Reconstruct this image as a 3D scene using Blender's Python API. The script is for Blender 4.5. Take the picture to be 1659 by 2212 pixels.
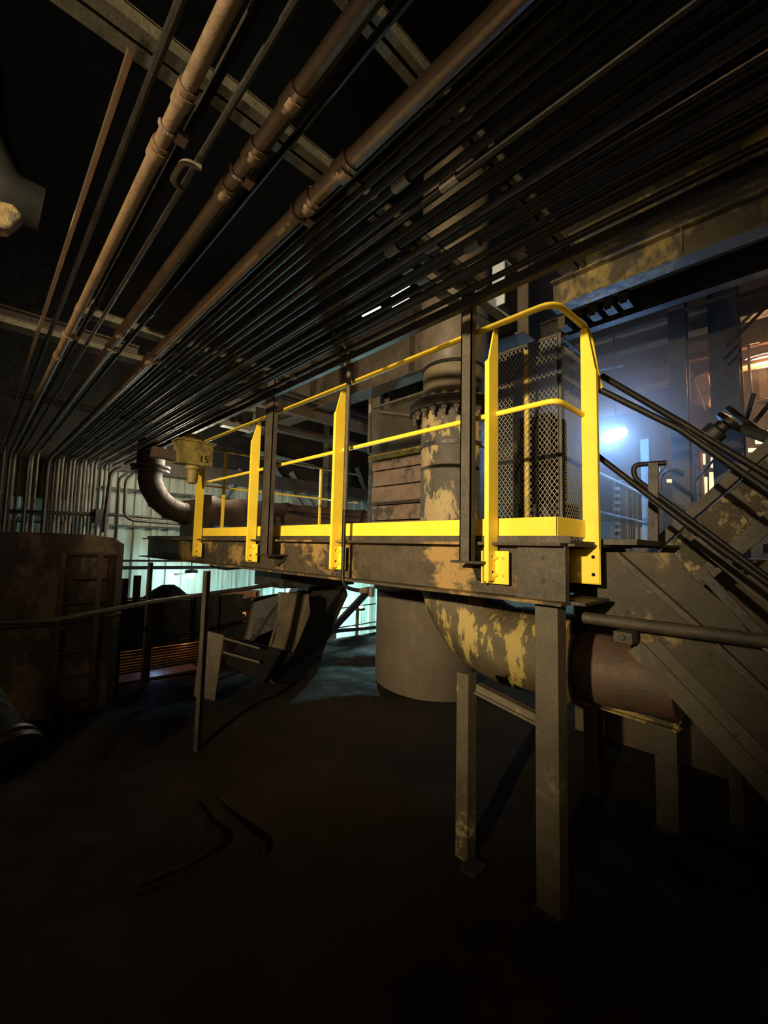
import bpy, bmesh, math, random
from mathutils import Vector, Matrix
random.seed(7)
for o in list(bpy.data.objects): bpy.data.objects.remove(o)
SC = bpy.context.scene
COL = SC.collection
V = Vector

# ------------------------------------------------------------------ camera
F, CX, CY, EYE = 920.8, 829.5, 1106.0, 1.70
RM = Matrix(((0.69604561, -0.04059925, -0.71684871),
             (0.71764247,  0.07075972,  0.69280768),
             (0.02259655, -0.99666682,  0.07838775)))
CAM = V((0, 0, EYE))
cd = bpy.data.cameras.new('camera'); cam = bpy.data.objects.new('camera', cd); COL.objects.link(cam)
cd.sensor_fit = 'HORIZONTAL'; cd.sensor_width = 36; cd.lens = F / 1659 * 36
cd.clip_start = 0.05; cd.clip_end = 200
m3 = Matrix((RM.col[0], -RM.col[1], -RM.col[2])).transposed()
cam.matrix_world = Matrix.Translation(CAM) @ m3.to_4x4()
SC.camera = cam

def at(u, v, **k):
    """point of the place seen at a pixel, on the plane x=, y= or z="""
    d = RM @ V(((u - CX) / F, (v - CY) / F, 1))
    for a, val in k.items():
        i = 'xyz'.index(a); t = (val - CAM[i]) / d[i]
        return CAM + d * t

# ------------------------------------------------------------------ world, exposure
SC.view_settings.view_transform = 'Standard'; SC.view_settings.look = 'None'
SC.view_settings.gamma = 1; SC.view_settings.use_curve_mapping = False
SC.view_settings.exposure = 0
w = bpy.data.worlds.new('world'); SC.world = w; w.use_nodes = True
bg = w.node_tree.nodes['Background']; bg.inputs[0].default_value = (0.55, 0.6, 0.75, 1); bg.inputs[1].default_value = 0.0012

# ------------------------------------------------------------------ lights
def light(name, kind, loc, energy, color, target=None, **kw):
    l = bpy.data.lights.new(name, kind); l.energy = energy; l.color = color
    for a, b in kw.items(): setattr(l, a, b)
    o = bpy.data.objects.new(name, l); COL.objects.link(o); o.location = loc
    if target is not None:
        o.rotation_euler = (V(target) - V(loc)).to_track_quat('-Z', 'Y').to_euler()
    return o
# hall floodlight behind the camera, warm, aimed at the yellow guardrail
light('hall_floodlight', 'SPOT', (0.45, -5.0, 2.92), 5600, (1.0, 0.80, 0.48), (-2.6, 2.0, 2.6),
      spot_size=math.radians(47), spot_blend=1.0, shadow_soft_size=0.06)
# added soft fill from the camera side, lifts tank, pipes and floor
light('soft_fill', 'AREA', (0.4, -1.8, 2.2), 16, (1.0, 0.76, 0.48), (-3.5, 1.6, 1.4), shape='DISK', size=1.2)
light('pipe_fill', 'SPOT', (-1.7, -1.0, 1.3), 95, (1.0, 0.74, 0.45), (-2.1, .7, 2.95), spot_size=math.radians(92), spot_blend=1.0, shadow_soft_size=0.15)  # added spot, brightens the thick overhead pipes from below
light('girder_fill', 'POINT', (0.9, 2.2, 4.0), 6, (1.0, 0.74, 0.42), shadow_soft_size=0.2)  # added point light for the top right girders, no fixture
# blue-white lamp beside the stairs
BL = at(1327, 940, y=6.0)
light('blue_lamp_glow', 'POINT', BL + V((0.05, -0.35, -0.10)), 75, (0.16, 0.42, 1.0), shadow_soft_size=0.12)
# orange lamp of the far hall
OL = at(1652, 782, y=8.6)
light('orange_lamp_glow', 'POINT', OL + V((0, -0.3, -0.25)), 90, (1.0, 0.52, 0.22), shadow_soft_size=0.12)
light('far_hall_glow', 'POINT', (-0.2, 8.6, 3.0), 22, (1.0, 0.62, 0.36), shadow_soft_size=0.3)
# cyan white lamps in front of the sheeted wall
CL = at(413, 1243, x=-8.35)
light('work_lamp_glow', 'POINT', CL + V((0.12, 0, -0.1)), 60, (0.62, 0.98, 1.0), shadow_soft_size=0.05)
light('floodlight_glow', 'POINT', (-7.6, 6.6, 0.15), 750, (0.50, 0.97, 1.0), shadow_soft_size=0.12)
light('upper_wall_fill', 'POINT', (-7.0, 2.6, 2.9), 120, (0.95, 0.86, 0.62), shadow_soft_size=0.3)  # warm light without a fixture, brightens the upper sheeted wall

HAZE_CORE, HAZE_FAR = .42, .024
# ------------------------------------------------------------------ materials
def newmat(name):
    m = bpy.data.materials.new(name); m.use_nodes = True
    nt = m.node_tree; return m, nt, nt.nodes['Principled BSDF']
def ramp(nt, fac, stops):
    r = nt.nodes.new('ShaderNodeValToRGB'); e = r.color_ramp.elements
    while len(e) < len(stops): e.new(0.5)
    for i, (p, c) in enumerate(stops):
        e[i].position = p; e[i].color = (c[0], c[1], c[2], 1) if not isinstance(c, (int, float)) else (c, c, c, 1)
    nt.links.new(fac, r.inputs[0]); return r.outputs[0]
def noise(nt, scale, detail=6, rough=0.6, stretch=(1, 1, 1), off=0.0):
    g = nt.nodes.new('ShaderNodeNewGeometry'); mp = nt.nodes.new('ShaderNodeMapping')
    mp.inputs['Scale'].default_value = stretch; mp.inputs['Location'].default_value = (off, off * .7, off * .3)
    n = nt.nodes.new('ShaderNodeTexNoise'); n.inputs['Scale'].default_value = scale
    n.inputs['Detail'].default_value = detail; n.inputs['Roughness'].default_value = rough
    nt.links.new(g.outputs['Position'], mp.inputs[0]); nt.links.new(mp.outputs[0], n.inputs[0]); return n.outputs[0]
def mix(nt, fac, a, b):
    m = nt.nodes.new('ShaderNodeMix'); m.data_type = 'RGBA'
    if isinstance(fac, (int, float)): m.inputs[0].default_value = fac
    else: nt.links.new(fac, m.inputs[0])
    for i, c in ((6, a), (7, b)):
        if isinstance(c, tuple): m.inputs[i].default_value = (*c, 1)
        else: nt.links.new(c, m.inputs[i])
    return m.outputs[2]
def steel(name, a, b, scale=6, rough=0.55, metal=0.0, bump=0.3, patch=None, pthr=0.55, pscale=5, pw=0.05,
          stretch=(1, 1, 1), pstretch=(1, 1, 1), off=0.0, rr=0.15, spec=0.5):
    m, nt, p = newmat(name)
    n = noise(nt, scale, 8, 0.65, stretch, off)
    c = mix(nt, ramp(nt, n, [(0.35, 0), (0.65, 1)]), a, b)
    if patch:
        n2 = noise(nt, pscale, 10, 0.68, pstretch, off + 3.1)
        c = mix(nt, ramp(nt, n2, [(pthr - pw, 0), (pthr + pw, 1)]), c, patch)
    nt.links.new(c, p.inputs['Base Color'])
    p.inputs['Metallic'].default_value = metal
    p.inputs['Specular IOR Level'].default_value = spec
    nt.links.new(ramp(nt, noise(nt, scale * 3, 5, .6, (1, 1, 1), off), [(0.3, max(0.02, rough - rr)), (0.7, min(1, rough + rr))]), p.inputs['Roughness'])
    if bump:
        bp = nt.nodes.new('ShaderNodeBump'); bp.inputs['Strength'].default_value = bump; bp.inputs['Distance'].default_value = 0.01
        nt.links.new(noise(nt, scale * 8, 6, .7, (1, 1, 1), off), bp.inputs['Height']); nt.links.new(bp.outputs[0], p.inputs['Normal'])
    return m
def emit(name, col, s):
    m, nt, p = newmat(name); p.inputs['Base Color'].default_value = (*col, 1)
    p.inputs['Emission Color'].default_value = (*col, 1); p.inputs['Emission Strength'].default_value = s; return m

YEL = steel('yellow_paint', (0.80, 0.565, 0.045), (0.72, 0.49, 0.035), 5, 0.42, bump=0.12, rr=.1)
YDIRT = steel('dirty_yellow_paint', (0.42, 0.27, 0.03), (0.10, 0.07, 0.03), 9, 0.6, patch=(0.5, 0.36, 0.05), pthr=.52)
BEAM = steel('beam_old_paint', (0.026, 0.019, 0.011), (0.055, 0.038, 0.020), 7, 0.55, patch=(0.24, 0.145, 0.042), pthr=.55, pscale=2.2, pw=.035, pstretch=(1, 1, 1.3), off=1.3, bump=.6)
DARK = steel('grimy_steel', (0.030, 0.024, 0.017), (0.062, 0.047, 0.030), 7, 0.5, bump=.5)
DARK2 = steel('blackened_steel', (0.010, 0.009, 0.008), (0.026, 0.021, 0.016), 7, 0.45, bump=.4)
BRNP = steel('brown_conduit_paint', (0.055, 0.033, 0.016), (0.085, 0.052, 0.026), 9, 0.5, bump=.35)
BLKP = steel('black_conduit', (0.004, 0.0035, 0.003), (0.011, 0.009, 0.007), 12, 0.42, bump=.25, rr=.12, spec=.25)
DROPP = steel('dusty_drop_conduit', (0.08, 0.055, 0.035), (0.26, 0.20, 0.15), 9, 0.4, bump=.4, stretch=(1, 1, .35))
STRUT = steel('pale_strut', (0.035, 0.032, 0.02), (0.075, 0.067, 0.045), 9, 0.5)
PIPE = steel('peeling_pipe_paint', (0.055, 0.042, 0.028), (0.028, 0.022, 0.016), 7, 0.5, patch=(0.26, 0.19, 0.085), pthr=.535, pscale=2.6, pw=.02, pstretch=(1.6, 1.6, .8), off=4.2, bump=.7)
ELB = steel('elbow_yellow_paint', (0.05, 0.04, 0.022), (0.09, 0.066, 0.03), 8, 0.45, patch=(0.30, 0.22, 0.062), pthr=.535, pscale=4.2, pw=.018, pstretch=(1.7, 1.0, .6), off=2.2, bump=.8)
JACK = steel('brown_pipe_jacket', (0.10, 0.055, 0.035), (0.06, 0.04, 0.025), 4, 0.55, bump=.6)
RUST = steel('rusty_duct', (0.09, 0.05, 0.03), (0.05, 0.03, 0.019), 6, 0.6, bump=.7)
TANK = steel('stained_tank_wall', (0.05, 0.034, 0.022), (0.07, 0.047, 0.032), 3, 0.7, patch=(0.20, 0.145, 0.09), pthr=.55, pscale=2.4, pw=.06, bump=.4, pstretch=(1, 1, .7))
PED = steel('dusty_pedestal', (0.055, 0.042, 0.026), (0.075, 0.055, 0.034), 3, 0.8, bump=.3)
GREY = steel('grey_enclosure', (0.16, 0.15, 0.12), (0.26, 0.24, 0.20), 6, 0.5)
GALV = steel('galvanised_channel', (0.15, 0.17, 0.19), (0.26, 0.28, 0.32), 6, 0.45)
CHUTE = steel('dull_chute_plate', (0.06, 0.045, 0.027), (0.09, 0.065, 0.04), 4, 0.65, bump=.4)
BRICK = steel('pinkish_refractory', (0.10, 0.062, 0.042), (0.16, 0.105, 0.072), 5, 0.8, patch=(0.03, 0.022, 0.018), pthr=.57, pscale=4, off=.6)
SANDY = steel('sandstone_yellow_box', (0.06, 0.045, 0.022), (0.03, 0.024, 0.014), 8, .6, patch=(0.26, 0.205, 0.11), pthr=.53, pscale=7, pw=.03, bump=.8)
GIRD = steel('girder_faded_yellow', (0.045, 0.036, 0.024), (0.075, 0.058, 0.034), 5, .6, patch=(0.30, 0.22, 0.075), pthr=.545, pscale=2.4, pw=.06, off=7.7, pstretch=(1, 1, .6))
GIRD2 = steel('girder_dull', (0.045, 0.036, 0.026), (0.085, 0.062, 0.040), 4, .6, off=9)
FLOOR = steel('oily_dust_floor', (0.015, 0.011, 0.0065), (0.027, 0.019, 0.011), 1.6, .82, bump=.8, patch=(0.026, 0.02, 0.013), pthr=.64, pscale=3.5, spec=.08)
LOWF = steel('pale_lower_floor', (0.14, 0.14, 0.14), (0.07, 0.06, 0.05), 3, .7, bump=.4)
RED = steel('reddish_panel', (0.22, 0.11, 0.075), (0.15, 0.08, 0.06), 4, .7)
COVER = steel('stringer_paint', (0.055, 0.042, 0.023), (0.036, 0.028, 0.017), 5, .5, patch=(0.17, 0.12, 0.045), pthr=.575, pscale=2.6, pw=.02, off=5.5, bump=.8)
BLUEC = steel('blue_lit_tint', (0.20, 0.33, 0.45), (0.14, 0.22, 0.33), 5, .5)  # blue lamp light put into the base colour
PAINTBLK = steel('black_marking', (0.006, 0.006, 0.006), (0.01, 0.01, 0.01), 5, .8, bump=0, spec=.1)
# corrugated sheeting: pale green with grime streaks
def sheeting(name, a, b, grime):
    m, nt, p = newmat(name)
    c = mix(nt, ramp(nt, noise(nt, 1.2, 5, .6), [(.3, 0), (.7, 1)]), a, b)
    n2 = noise(nt, 2.2, 8, .65, (2.6, 2.6, .25), 2)
    c = mix(nt, ramp(nt, n2, [(.48, 0), (.72, .8)]), c, grime)
    nt.links.new(c, p.inputs['Base Color']); p.inputs['Roughness'].default_value = .5; return m
SHEET = sheeting('pale_green_sheeting', (0.40, 0.42, 0.33), (0.30, 0.36, 0.32), (0.12, 0.12, 0.085))
E_BLUE = emit('blue_white_lamp', (0.62, 0.85, 1.0), 30)
E_ORNG = emit('orange_lamp', (1.0, 0.62, 0.30), 9)
E_CYAN = emit('cyan_white_lamp', (0.75, 1.0, 1.0), 60)
E_HOT = emit('furnace_glow', (1.0, 0.36, 0.06), 0.55)
E_WIN = emit('lit_window', (1.0, 0.80, 0.48), 1.0)
E_TUBE = emit('fluorescent_louver', (1.0, 0.93, 0.72), 1.6)

# ------------------------------------------------------------------ mesh builder
ORG = {}
class MB:
    def __init__(s): s.v = []; s.f = []; s.m = []
    def mark(s): s.m.append((len(s.v), len(s.f))); return s
    def add(s, vs, fs):
        n = len(s.v); s.v += [V(q) for q in vs]; s.f += [tuple(n + i for i in f) for f in fs]; return s
    def box(s, lo, hi):
        (a, b, c), (d, e, f) = lo, hi
        return s.add([(a,b,c),(d,b,c),(d,e,c),(a,e,c),(a,b,f),(d,b,f),(d,e,f),(a,e,f)],
                     [(3,2,1,0),(4,5,6,7),(0,1,5,4),(1,2,6,5),(2,3,7,6),(3,0,4,7)])
    def frame(s, p0, p1, up=None):
        d = (V(p1) - V(p0)).normalized(); u = V(up) if up else V((0, 0, 1))
        if abs(d.dot(u.normalized())) > .98: u = V((0, 1, 0)) if abs(d.y) < .9 else V((1, 0, 0))
        r = d.cross(u).normalized(); u = r.cross(d).normalized(); return r, u
    def sweep(s, poly, p0, p1, up=None):
        """extrude a closed 2D outline (right, up) from p0 to p1"""
        p0, p1 = V(p0), V(p1); r, u = s.frame(p0, p1, up); n = len(poly)
        vs = [p + r * a + u * b for p in (p0, p1) for a, b in poly]
        fs = [(i, (i + 1) % n, n + (i + 1) % n, n + i) for i in range(n)] + [tuple(range(n))[::-1], tuple(range(n, 2 * n))]
        return s.add(vs, fs)
    def bar(s, p0, p1, w, h, up=None):
        return s.sweep([(-w/2,-h/2),(w/2,-h/2),(w/2,h/2),(-w/2,h/2)], p0, p1, up)
    def ibeam(s, p0, p1, w, h, t=.012, tw=.008, up=None):
        a, b = w/2, h/2
        return s.sweep([(-a,-b),(a,-b),(a,-b+t),(tw,-b+t),(tw,b-t),(a,b-t),(a,b),(-a,b),(-a,b-t),(-tw,b-t),(-tw,-b+t),(-a,-b+t)], p0, p1, up)
    def channel(s, p0, p1, w, h, t=.008, up=None):
        b = h/2
        return s.sweep([(0,-b),(w,-b),(w,-b+t),(t,-b+t),(t,b-t),(w,b-t),(w,b),(0,b)], p0, p1, up)
    def angle(s, p0, p1, w, h, t=.006, up=None):
        return s.sweep([(0,0),(w,0),(w,t),(t,t),(t,h),(0,h)], p0, p1, up)
    def cyl(s, p0, p1, r, n=16, r1=None, up=None):
        r1 = r if r1 is None else r1; p0, p1 = V(p0), V(p1); a, b = s.frame(p0, p1, up)
        vs = []
        for p, q in ((p0, r), (p1, r1)):
            vs += [p + a * math.cos(2*math.pi*i/n) * q + b * math.sin(2*math.pi*i/n) * q for i in range(n)]
        fs = [(i, (i+1) % n, n+(i+1) % n, n+i) for i in range(n)] + [tuple(range(n))[::-1], tuple(range(n, 2*n))]
        return s.add(vs, fs)
    def tube(s, pts, r, n=10, cap=True):
        pts = [V(p) for p in pts]; m = len(pts); vs = []; u = None
        rr = r if isinstance(r, (list, tuple)) else [r] * m
        for i, p in enumerate(pts):
            d = (pts[min(i+1, m-1)] - pts[max(i-1, 0)]).normalized()
            if u is None:
                u = V((0, 0, 1)) if abs(d.z) < .9 else V((0, 1, 0))
            a = d.cross(u).normalized(); u = a.cross(d).normalized()
            vs += [p + a*math.cos(2*math.pi*k/n)*rr[i] + u*math.sin(2*math.pi*k/n)*rr[i] for k in range(n)]
        fs = [(i*n+k, i*n+(k+1) % n, (i+1)*n+(k+1) % n, (i+1)*n+k) for i in range(m-1) for k in range(n)]
        if cap: fs += [tuple(range(n))[::-1], tuple((m-1)*n+k for k in range(n))]
        return s.add(vs, fs)
    def lathe(s, prof, c, axis=(0, 0, 1), n=40):
        ax = V(axis).normalized(); c = V(c); a = ax.cross(V((1, 0, 0)) if abs(ax.x) < .9 else V((0, 1, 0))).normalized(); b = ax.cross(a)
        vs = [c + ax*h + (a*math.cos(2*math.pi*k/n) + b*math.sin(2*math.pi*k/n))*r for r, h in prof for k in range(n)]
        m = len(prof)
        fs = [(i*n+k, i*n+(k+1) % n, (i+1)*n+(k+1) % n, (i+1)*n+k) for i in range(m-1) for k in range(n)]
        fs += [tuple(range(n))[::-1], tuple((m-1)*n+k for k in range(n))]
        return s.add(vs, fs)
    def plate(s, pts, off):
        """outline in space given a thickness vector"""
        n = len(pts); off = V(off)
        vs = [V(p) for p in pts] + [V(p) + off for p in pts]
        return s.add(vs, [tuple(range(n))[::-1], tuple(range(n, 2*n))] + [(i, (i+1) % n, n+(i+1) % n, n+i) for i in range(n)])
    def build(s, name, mat, parent=None, smooth=False, bevel=0, org=None):
        if len(s.m) > 1:      # one object for every marked piece
            ends = s.m[1:] + [(len(s.v), len(s.f))]; first = None
            for (v0, f0), (v1, f1) in zip(s.m, ends):
                q = MB(); q.v = s.v[v0:v1]; q.f = [tuple(i - v0 for i in f) for f in s.f[f0:f1]]
                o = q.build(name, mat, parent, smooth, bevel); first = first or o
            return first
        if parent is None:
            xs = [v.x for v in s.v]; ys = [v.y for v in s.v]; zs = [v.z for v in s.v]
            o0 = V(org) if org is not None else V(((min(xs)+max(xs))/2, (min(ys)+max(ys))/2, min(zs)))
        else: o0 = ORG[parent.name]
        me = bpy.data.meshes.new(name); me.from_pydata([tuple(v - o0) for v in s.v], [], s.f); me.update()
        bm = bmesh.new(); bm.from_mesh(me); bmesh.ops.recalc_face_normals(bm, faces=bm.faces); bm.to_mesh(me); bm.free()
        if smooth:
            for p in me.polygons: p.use_smooth = True
            try: me.set_sharp_from_angle(angle=math.radians(38))
            except Exception: pass
        me.materials.append(mat)
        o = bpy.data.objects.new(name, me); COL.objects.link(o)
        if parent is None: o.location = o0
        else: o.parent = parent
        ORG[o.name] = o0
        if bevel:
            b = o.modifiers.new('bevel', 'BEVEL'); b.width = bevel; b.segments = 2; b.limit_method = 'ANGLE'
        return o
def tag(o, label=None, cat=None, group=None, kind=None):
    for k, v in (('label', label), ('category', cat), ('group', group), ('kind', kind)):
        if v: o[k] = v
    return o
def thing(name, label, cat, loc, group=None):
    o = bpy.data.objects.new(name, None); COL.objects.link(o); o.location = loc; o.empty_display_size = .1
    ORG[o.name] = V(loc); return tag(o, label, cat, group)
def fillet(pts, r, n=6):
    """round the corners of a polyline"""
    pts = [V(p) for p in pts]; out = [pts[0]]
    for i in range(1, len(pts)-1):
        a, b, c = pts[i-1], pts[i], pts[i+1]
        d0 = (a-b); d1 = (c-b); q = min(r, d0.length*.49, d1.length*.49)
        s, e = b + d0.normalized()*q, b + d1.normalized()*q
        for k in range(n+1):
            t = k/n; out.append(s*(1-t)**2 + b*2*t*(1-t) + e*t*t)
    return out + [pts[-1]]
def bolt(mb, p, d, r=.012, h=.012, wash=True):
    mb.mark(); p, d = V(p), V(d).normalized()
    if wash: mb.cyl(p, p + d*.003, r*1.5, 14)
    mb.cyl(p, p + d*h, r, 6); mb.cyl(p + d*h, p + d*(h+.008), r*.55, 8)
def lerp(a, b, t): return V(a)*(1-t) + V(b)*t
def struct(o): o['kind'] = 'structure'; return o

# ================================================================== SETTING
fl = MB(); nx, ny = 60, 60      # main floor, uneven with caked dust
x0, x1, y0, y1 = -6.3, 4.0, -7.0, 12.0
def gz(x, y):
    h = 0.02*math.sin(x*2.1+y*1.3) + 0.015*math.sin(x*4.3-y*3.1) + .01*math.sin(7*x)*math.cos(6*y)
    h += 0.10*math.exp(-((x+3.6)**2/1.2+(y-1.9)**2/.5)) + .12*math.exp(-((x+3.7)**2/.6+(y-3.2)**2/.5))
    return h - .02
vs = [(x0+(x1-x0)*i/nx, y0+(y1-y0)*j/ny, gz(x0+(x1-x0)*i/nx, y0+(y1-y0)*j/ny)) for i in range(nx+1) for j in range(ny+1)]
fs = [(i*(ny+1)+j, (i+1)*(ny+1)+j, (i+1)*(ny+1)+j+1, i*(ny+1)+j+1) for i in range(nx) for j in range(ny)]
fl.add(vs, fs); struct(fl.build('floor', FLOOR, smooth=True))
e = MB(); e.box((-6.32, y0, -1.2), (-6.3, y1, -.03)); struct(e.build('trim_1', DARK))
e = MB(); e.box((-9.3, y0, -1.0), (-6.3, y1, -.9)); struct(e.build('floor_lower', LOWF))
# corrugated end wall
def corrugated(p0, p1, z0, z1, mat, name, pitch=.30, depth=.035, holes=()):
    p0, p1 = V(p0), V(p1); L = (p1-p0).length; d = (p1-p0).normalized(); nrm = V((-d.y, d.x, 0))
    n = int(L/pitch*4); mb = MB(); rows = [z0, z1]
    vs = []
    prof = [0, 0, 1, 1]
    for i in range(n+1):
        a = prof[i % 4]*depth; t = (i//4)*pitch + (0, .42, .5, .92)[i % 4]*pitch
        for z in rows: vs.append(p0 + d*t + nrm*a + V((0, 0, z)))
    mb.add(vs, [(2*i, 2*i+2, 2*i+3, 2*i+1) for i in range(n)])
    return struct(mb.build(name, mat))
corrugated((-9, -2, 0), (-9, 12, 0), -.9, 1.95, SHEET, 'wall_left')
corrugated((-9.06, -2, 0), (-9.06, 12, 0), 1.9, 3.05, SHEET, 'wall_upper')
g = MB(); g.box((-9.2, -7, 3.0), (-9.1, 12, 7.0)); struct(g.build('wall_high', DARK2))
g = MB(); g.bar((-8.95, -2, 1.95), (-8.95, 12, 1.95), .05, .03); struct(g.build('trim_2', DARK))
g = MB(); g.bar((-8.9, -2, 2.62), (-8.9, 12, 2.62), .06, .04); g.bar((-8.9, -2, 3.1), (-8.9, 12, 3.1), .2, .3); struct(g.build('trim_3', GIRD2))
g = MB(); g.box((-10, -7, 7.0), (5, 13, 7.1)); struct(g.build('ceiling', steel('unlit_ceiling', (.004, .004, .004), (.007, .006, .005), 3, .9, bump=0, spec=.1)))  # near-black colour keeps the ceiling reading unlit
g = MB(); g.box((-9, 12.0, -.9), (5, 12.1, 7.0)); struct(g.build('wall_back', DARK))

# dim things at the far left edge
t = thing('corner_duct', 'dim duct bending down at the upper left edge with a yellowed end', 'duct', (-2.6, -.4, 2.8))
b = MB(); b.tube(fillet([at(-60, 60, x=-2.6), at(-40, 300, x=-2.6), at(20, 420, x=-2.6), at(90, 455, x=-2.6)], .3, 6), .10, 18); b.build('bend', PAINTBLK, t, smooth=True)
b = MB(); b.plate([at(-30, 425, x=-2.45), at(30, 440, x=-2.45), at(52, 468, x=-2.45), at(20, 495, x=-2.45), at(-30, 490, x=-2.45)], (-.08, 0, 0)); b.build('yellow_end', COVER, t, bevel=.01)
t = MB(); t.ibeam((-4.4, -1.5, 3.42), (-4.4, 1.0, 3.42), .12, .14); tag(t.build('roof_beam', GIRD2), 'dim roof beam above the far cross channels at the left edge', 'beam')
t = MB(); t.box((-8.95, .1, 2.35), (-8.85, 1.35, 3.0)); tag(t.build('brown_panel', RUST), 'reddish brown panel high behind the conduit drops at the left edge', 'panel')

# ================================================================== GUARDRAIL (yellow, front of the walkway)
YF = 2.0
XC = -0.87
gr = thing('guardrail', 'bright yellow guardrail with toe board along the raised walkway', 'railing', (-3, YF, 1.5))
b = MB(); b.tube(fillet([(-5.25, YF, 2.93), (XC-.015, YF, 2.925), (XC, 2.395, 2.925), (XC+.03, 2.42, 2.66), (XC+.045, 2.43, 2.58)], .085, 8), .0165, 14)
b.build('top_rail', YEL, gr, smooth=True)
b = MB(); b.tube(fillet([(-5.35, YF, 2.41), (XC-.01, YF, 2.425), (XC-.01, 2.31, 2.425)], .06, 8), .0145, 14)
b.build('mid_rail', YEL, gr, smooth=True)
b = MB(); b.plate([(-5.42, YF+.02, 1.765), (-5.42, YF+.02, 1.858), (XC-.02, YF+.02, 1.858), (XC-.02, YF+.02, 1.765)], (0, .008, 0))
b.plate([(XC-.02, YF+.02, 1.765), (XC-.02, YF+.02, 1.858), (XC+.0, 2.33, 1.855), (XC+.0, 2.33, 1.765)], (-.008, 0, 0))
b.build('toe_board', YEL, gr, bevel=.0015)
PX = [-5.24, -3.87, -2.535, -1.212]
for i, x in enumerate(PX):
    ya, yb, t = YF-.085, YF+.005, .009
    zt = 2.905 if i else 2.93
    p = MB(); p.plate([(x, ya, 1.53), (x, yb, 1.53), (x, yb, zt), (x, ya+.05, zt-.02), (x, ya, zt-.20)], (t, 0, 0))
    p.plate([(x-.018, ya, 1.53), (x, ya, 1.53), (x, ya, zt-.20), (x-.018, ya, zt-.21)], (0, .007, 0))
    post = p.build('post', YEL, gr, bevel=.0012)
    h = MB()
    for z in (1.575, 1.655): h.mark().cyl((x+t-.0005, YF-.045, z), (x+t+.0006, YF-.045, z), .0085, 14)
    h.build('bolt_hole', PAINTBLK, post)
    k = MB(); yk = YF-.012
    k.plate([(x-.05, yk, 1.515), (x+.085, yk, 1.515), (x+.085, yk, 1.685), (x-.05, yk, 1.685)], (0, -.009, 0))
    k.box((x-.05, yk-.05, 1.515), (x-.042, yk, 1.685))
    cl = k.build('post_clip', YEL, gr, bevel=.0012)
    q = MB()
    for z in (1.56, 1.65):
        bolt(q, (x+t, YF-.03, z), (1, 0, 0), .011, .011); bolt(q, (x+.055, yk-.009, z), (0, -1, 0), .010, .008)
    q.build('clip_bolt', YEL, cl)
# corner post, turned a quarter
yp = 2.315
p = MB(); p.plate([(XC-.015, yp, 1.53), (XC+.06, yp, 1.53), (XC+.06, yp, 2.66), (XC+.02, yp, 2.90), (XC-.015, yp, 2.90)], (0, .009, 0))
p.plate([(XC+.058, yp, 1.53), (XC+.058, yp+.03, 1.53), (XC+.058, yp+.03, 2.66), (XC+.058, yp, 2.66)], (.006, 0, 0))
post = p.build('post', YEL, gr, bevel=.0012)
h = MB()
for z in (1.575, 1.665): h.mark().cyl((XC+.035, yp+.0005, z), (XC+.035, yp-.0008, z), .0095, 14)
h.build('bolt_hole', PAINTBLK, post)
k = MB(); k.plate([(XC-.10, yp+.01, 1.525), (XC+.066, yp+.01, 1.525), (XC+.066, yp+.01, 1.705), (XC-.10, yp+.01, 1.705)], (0, .009, 0))
cl = k.build('post_clip', YEL, gr, bevel=.0015)
q = MB()
for z in (1.57, 1.655):
    for xx in (XC-.045,): bolt(q, (xx, yp+.01, z), (0, -1, 0), .013, .016)
    bolt(q, (XC-.075, yp+.01, z), (0, -1, 0), .011, .006)
q.build('clip_bolt', YEL, cl)
# return rail of the far end of the walkway
er = thing('end_guardrail', 'weathered yellow guardrail crossing the far left end of the walkway', 'railing', (-5.4, 3, 1.75))
for nm, z, r in (('top_rail', 2.875, .017), ('mid_rail', 2.40, .013)):
    t = MB(); t.tube([(-5.4, 2.03, z), (-5.4, 4.6, z)], r, 8); t.build(nm, YDIRT if z > 2.5 else YEL, er, smooth=True)
for y in (2.32, 3.84):
    t = MB(); t.bar((-5.4, y, 1.78), (-5.4, y, 2.87), .03, .03); t.build('post', YEL, er)

# ================================================================== WALKWAY
wp = thing('walkway_platform', 'raised steel walkway with stained channel edge beam carrying the yellow guardrail', 'platform', (-3.5, 2.4, 1.4))
b = MB(); zt, zb = 1.715, 1.455
x0b, x1b = -7.45, -0.845
b.box((x0b, YF+.03, zb), (x1b, YF+.042, zt)); b.box((x0b-.05, YF-.055, zt), (x1b, YF+.10, zt+.016)); 
b.box((x0b-.05, YF-.075, zb-.012), (x1b+.01, YF+.10, zb+.004))
b.build('edge_beam', BEAM, wp, bevel=.002)
b = MB(); b.box((-1.09, YF-.002, zb), (x1b, YF+.03, zt+.012)); b.build('splice_plate', DARK, wp, bevel=.003)
q = MB()
for z in (1.55, 1.66): bolt(q, (-.955, YF-.002, z), (0, -1, 0), .013, .012); 
for z in (1.54, 1.64):
    bolt(q, (-2.38, YF+.03, z), (0, -1, 0), .015, .01); bolt(q, (-2.30, YF+.03, z), (0, -1, 0), .009, .005)
q.build('splice_bolt', DARK, wp)
b = MB(); b.box((-1.03, YF+.03, zb), (-1.018, 2.85, zt)); b.box((-1.10, YF+.03, zb-.012), (x1b+.075, 2.35, zb+.004)); b.box((-1.10, YF+.03, zt), (x1b+.03, 2.9, zt+.014))
b.build('side_beam', DARK, wp, bevel=.002)
b = MB(); b.box((x0b, YF+.02, 1.731), (x1b+.02, 2.88, 1.742)); b.box((x0b, YF+.012, 1.731), (x1b+.02, YF+.022, 1.765)); b.box((x1b-.01, 2.42, 1.731), (-.66, 2.9, 1.76))
b.box((-3.4, 2.86, 1.728), (-.66, 3.9, 1.742)); b.build('deck', DARK, wp)  # added rear deck strip keeps blue lamp light off the elbow
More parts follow.
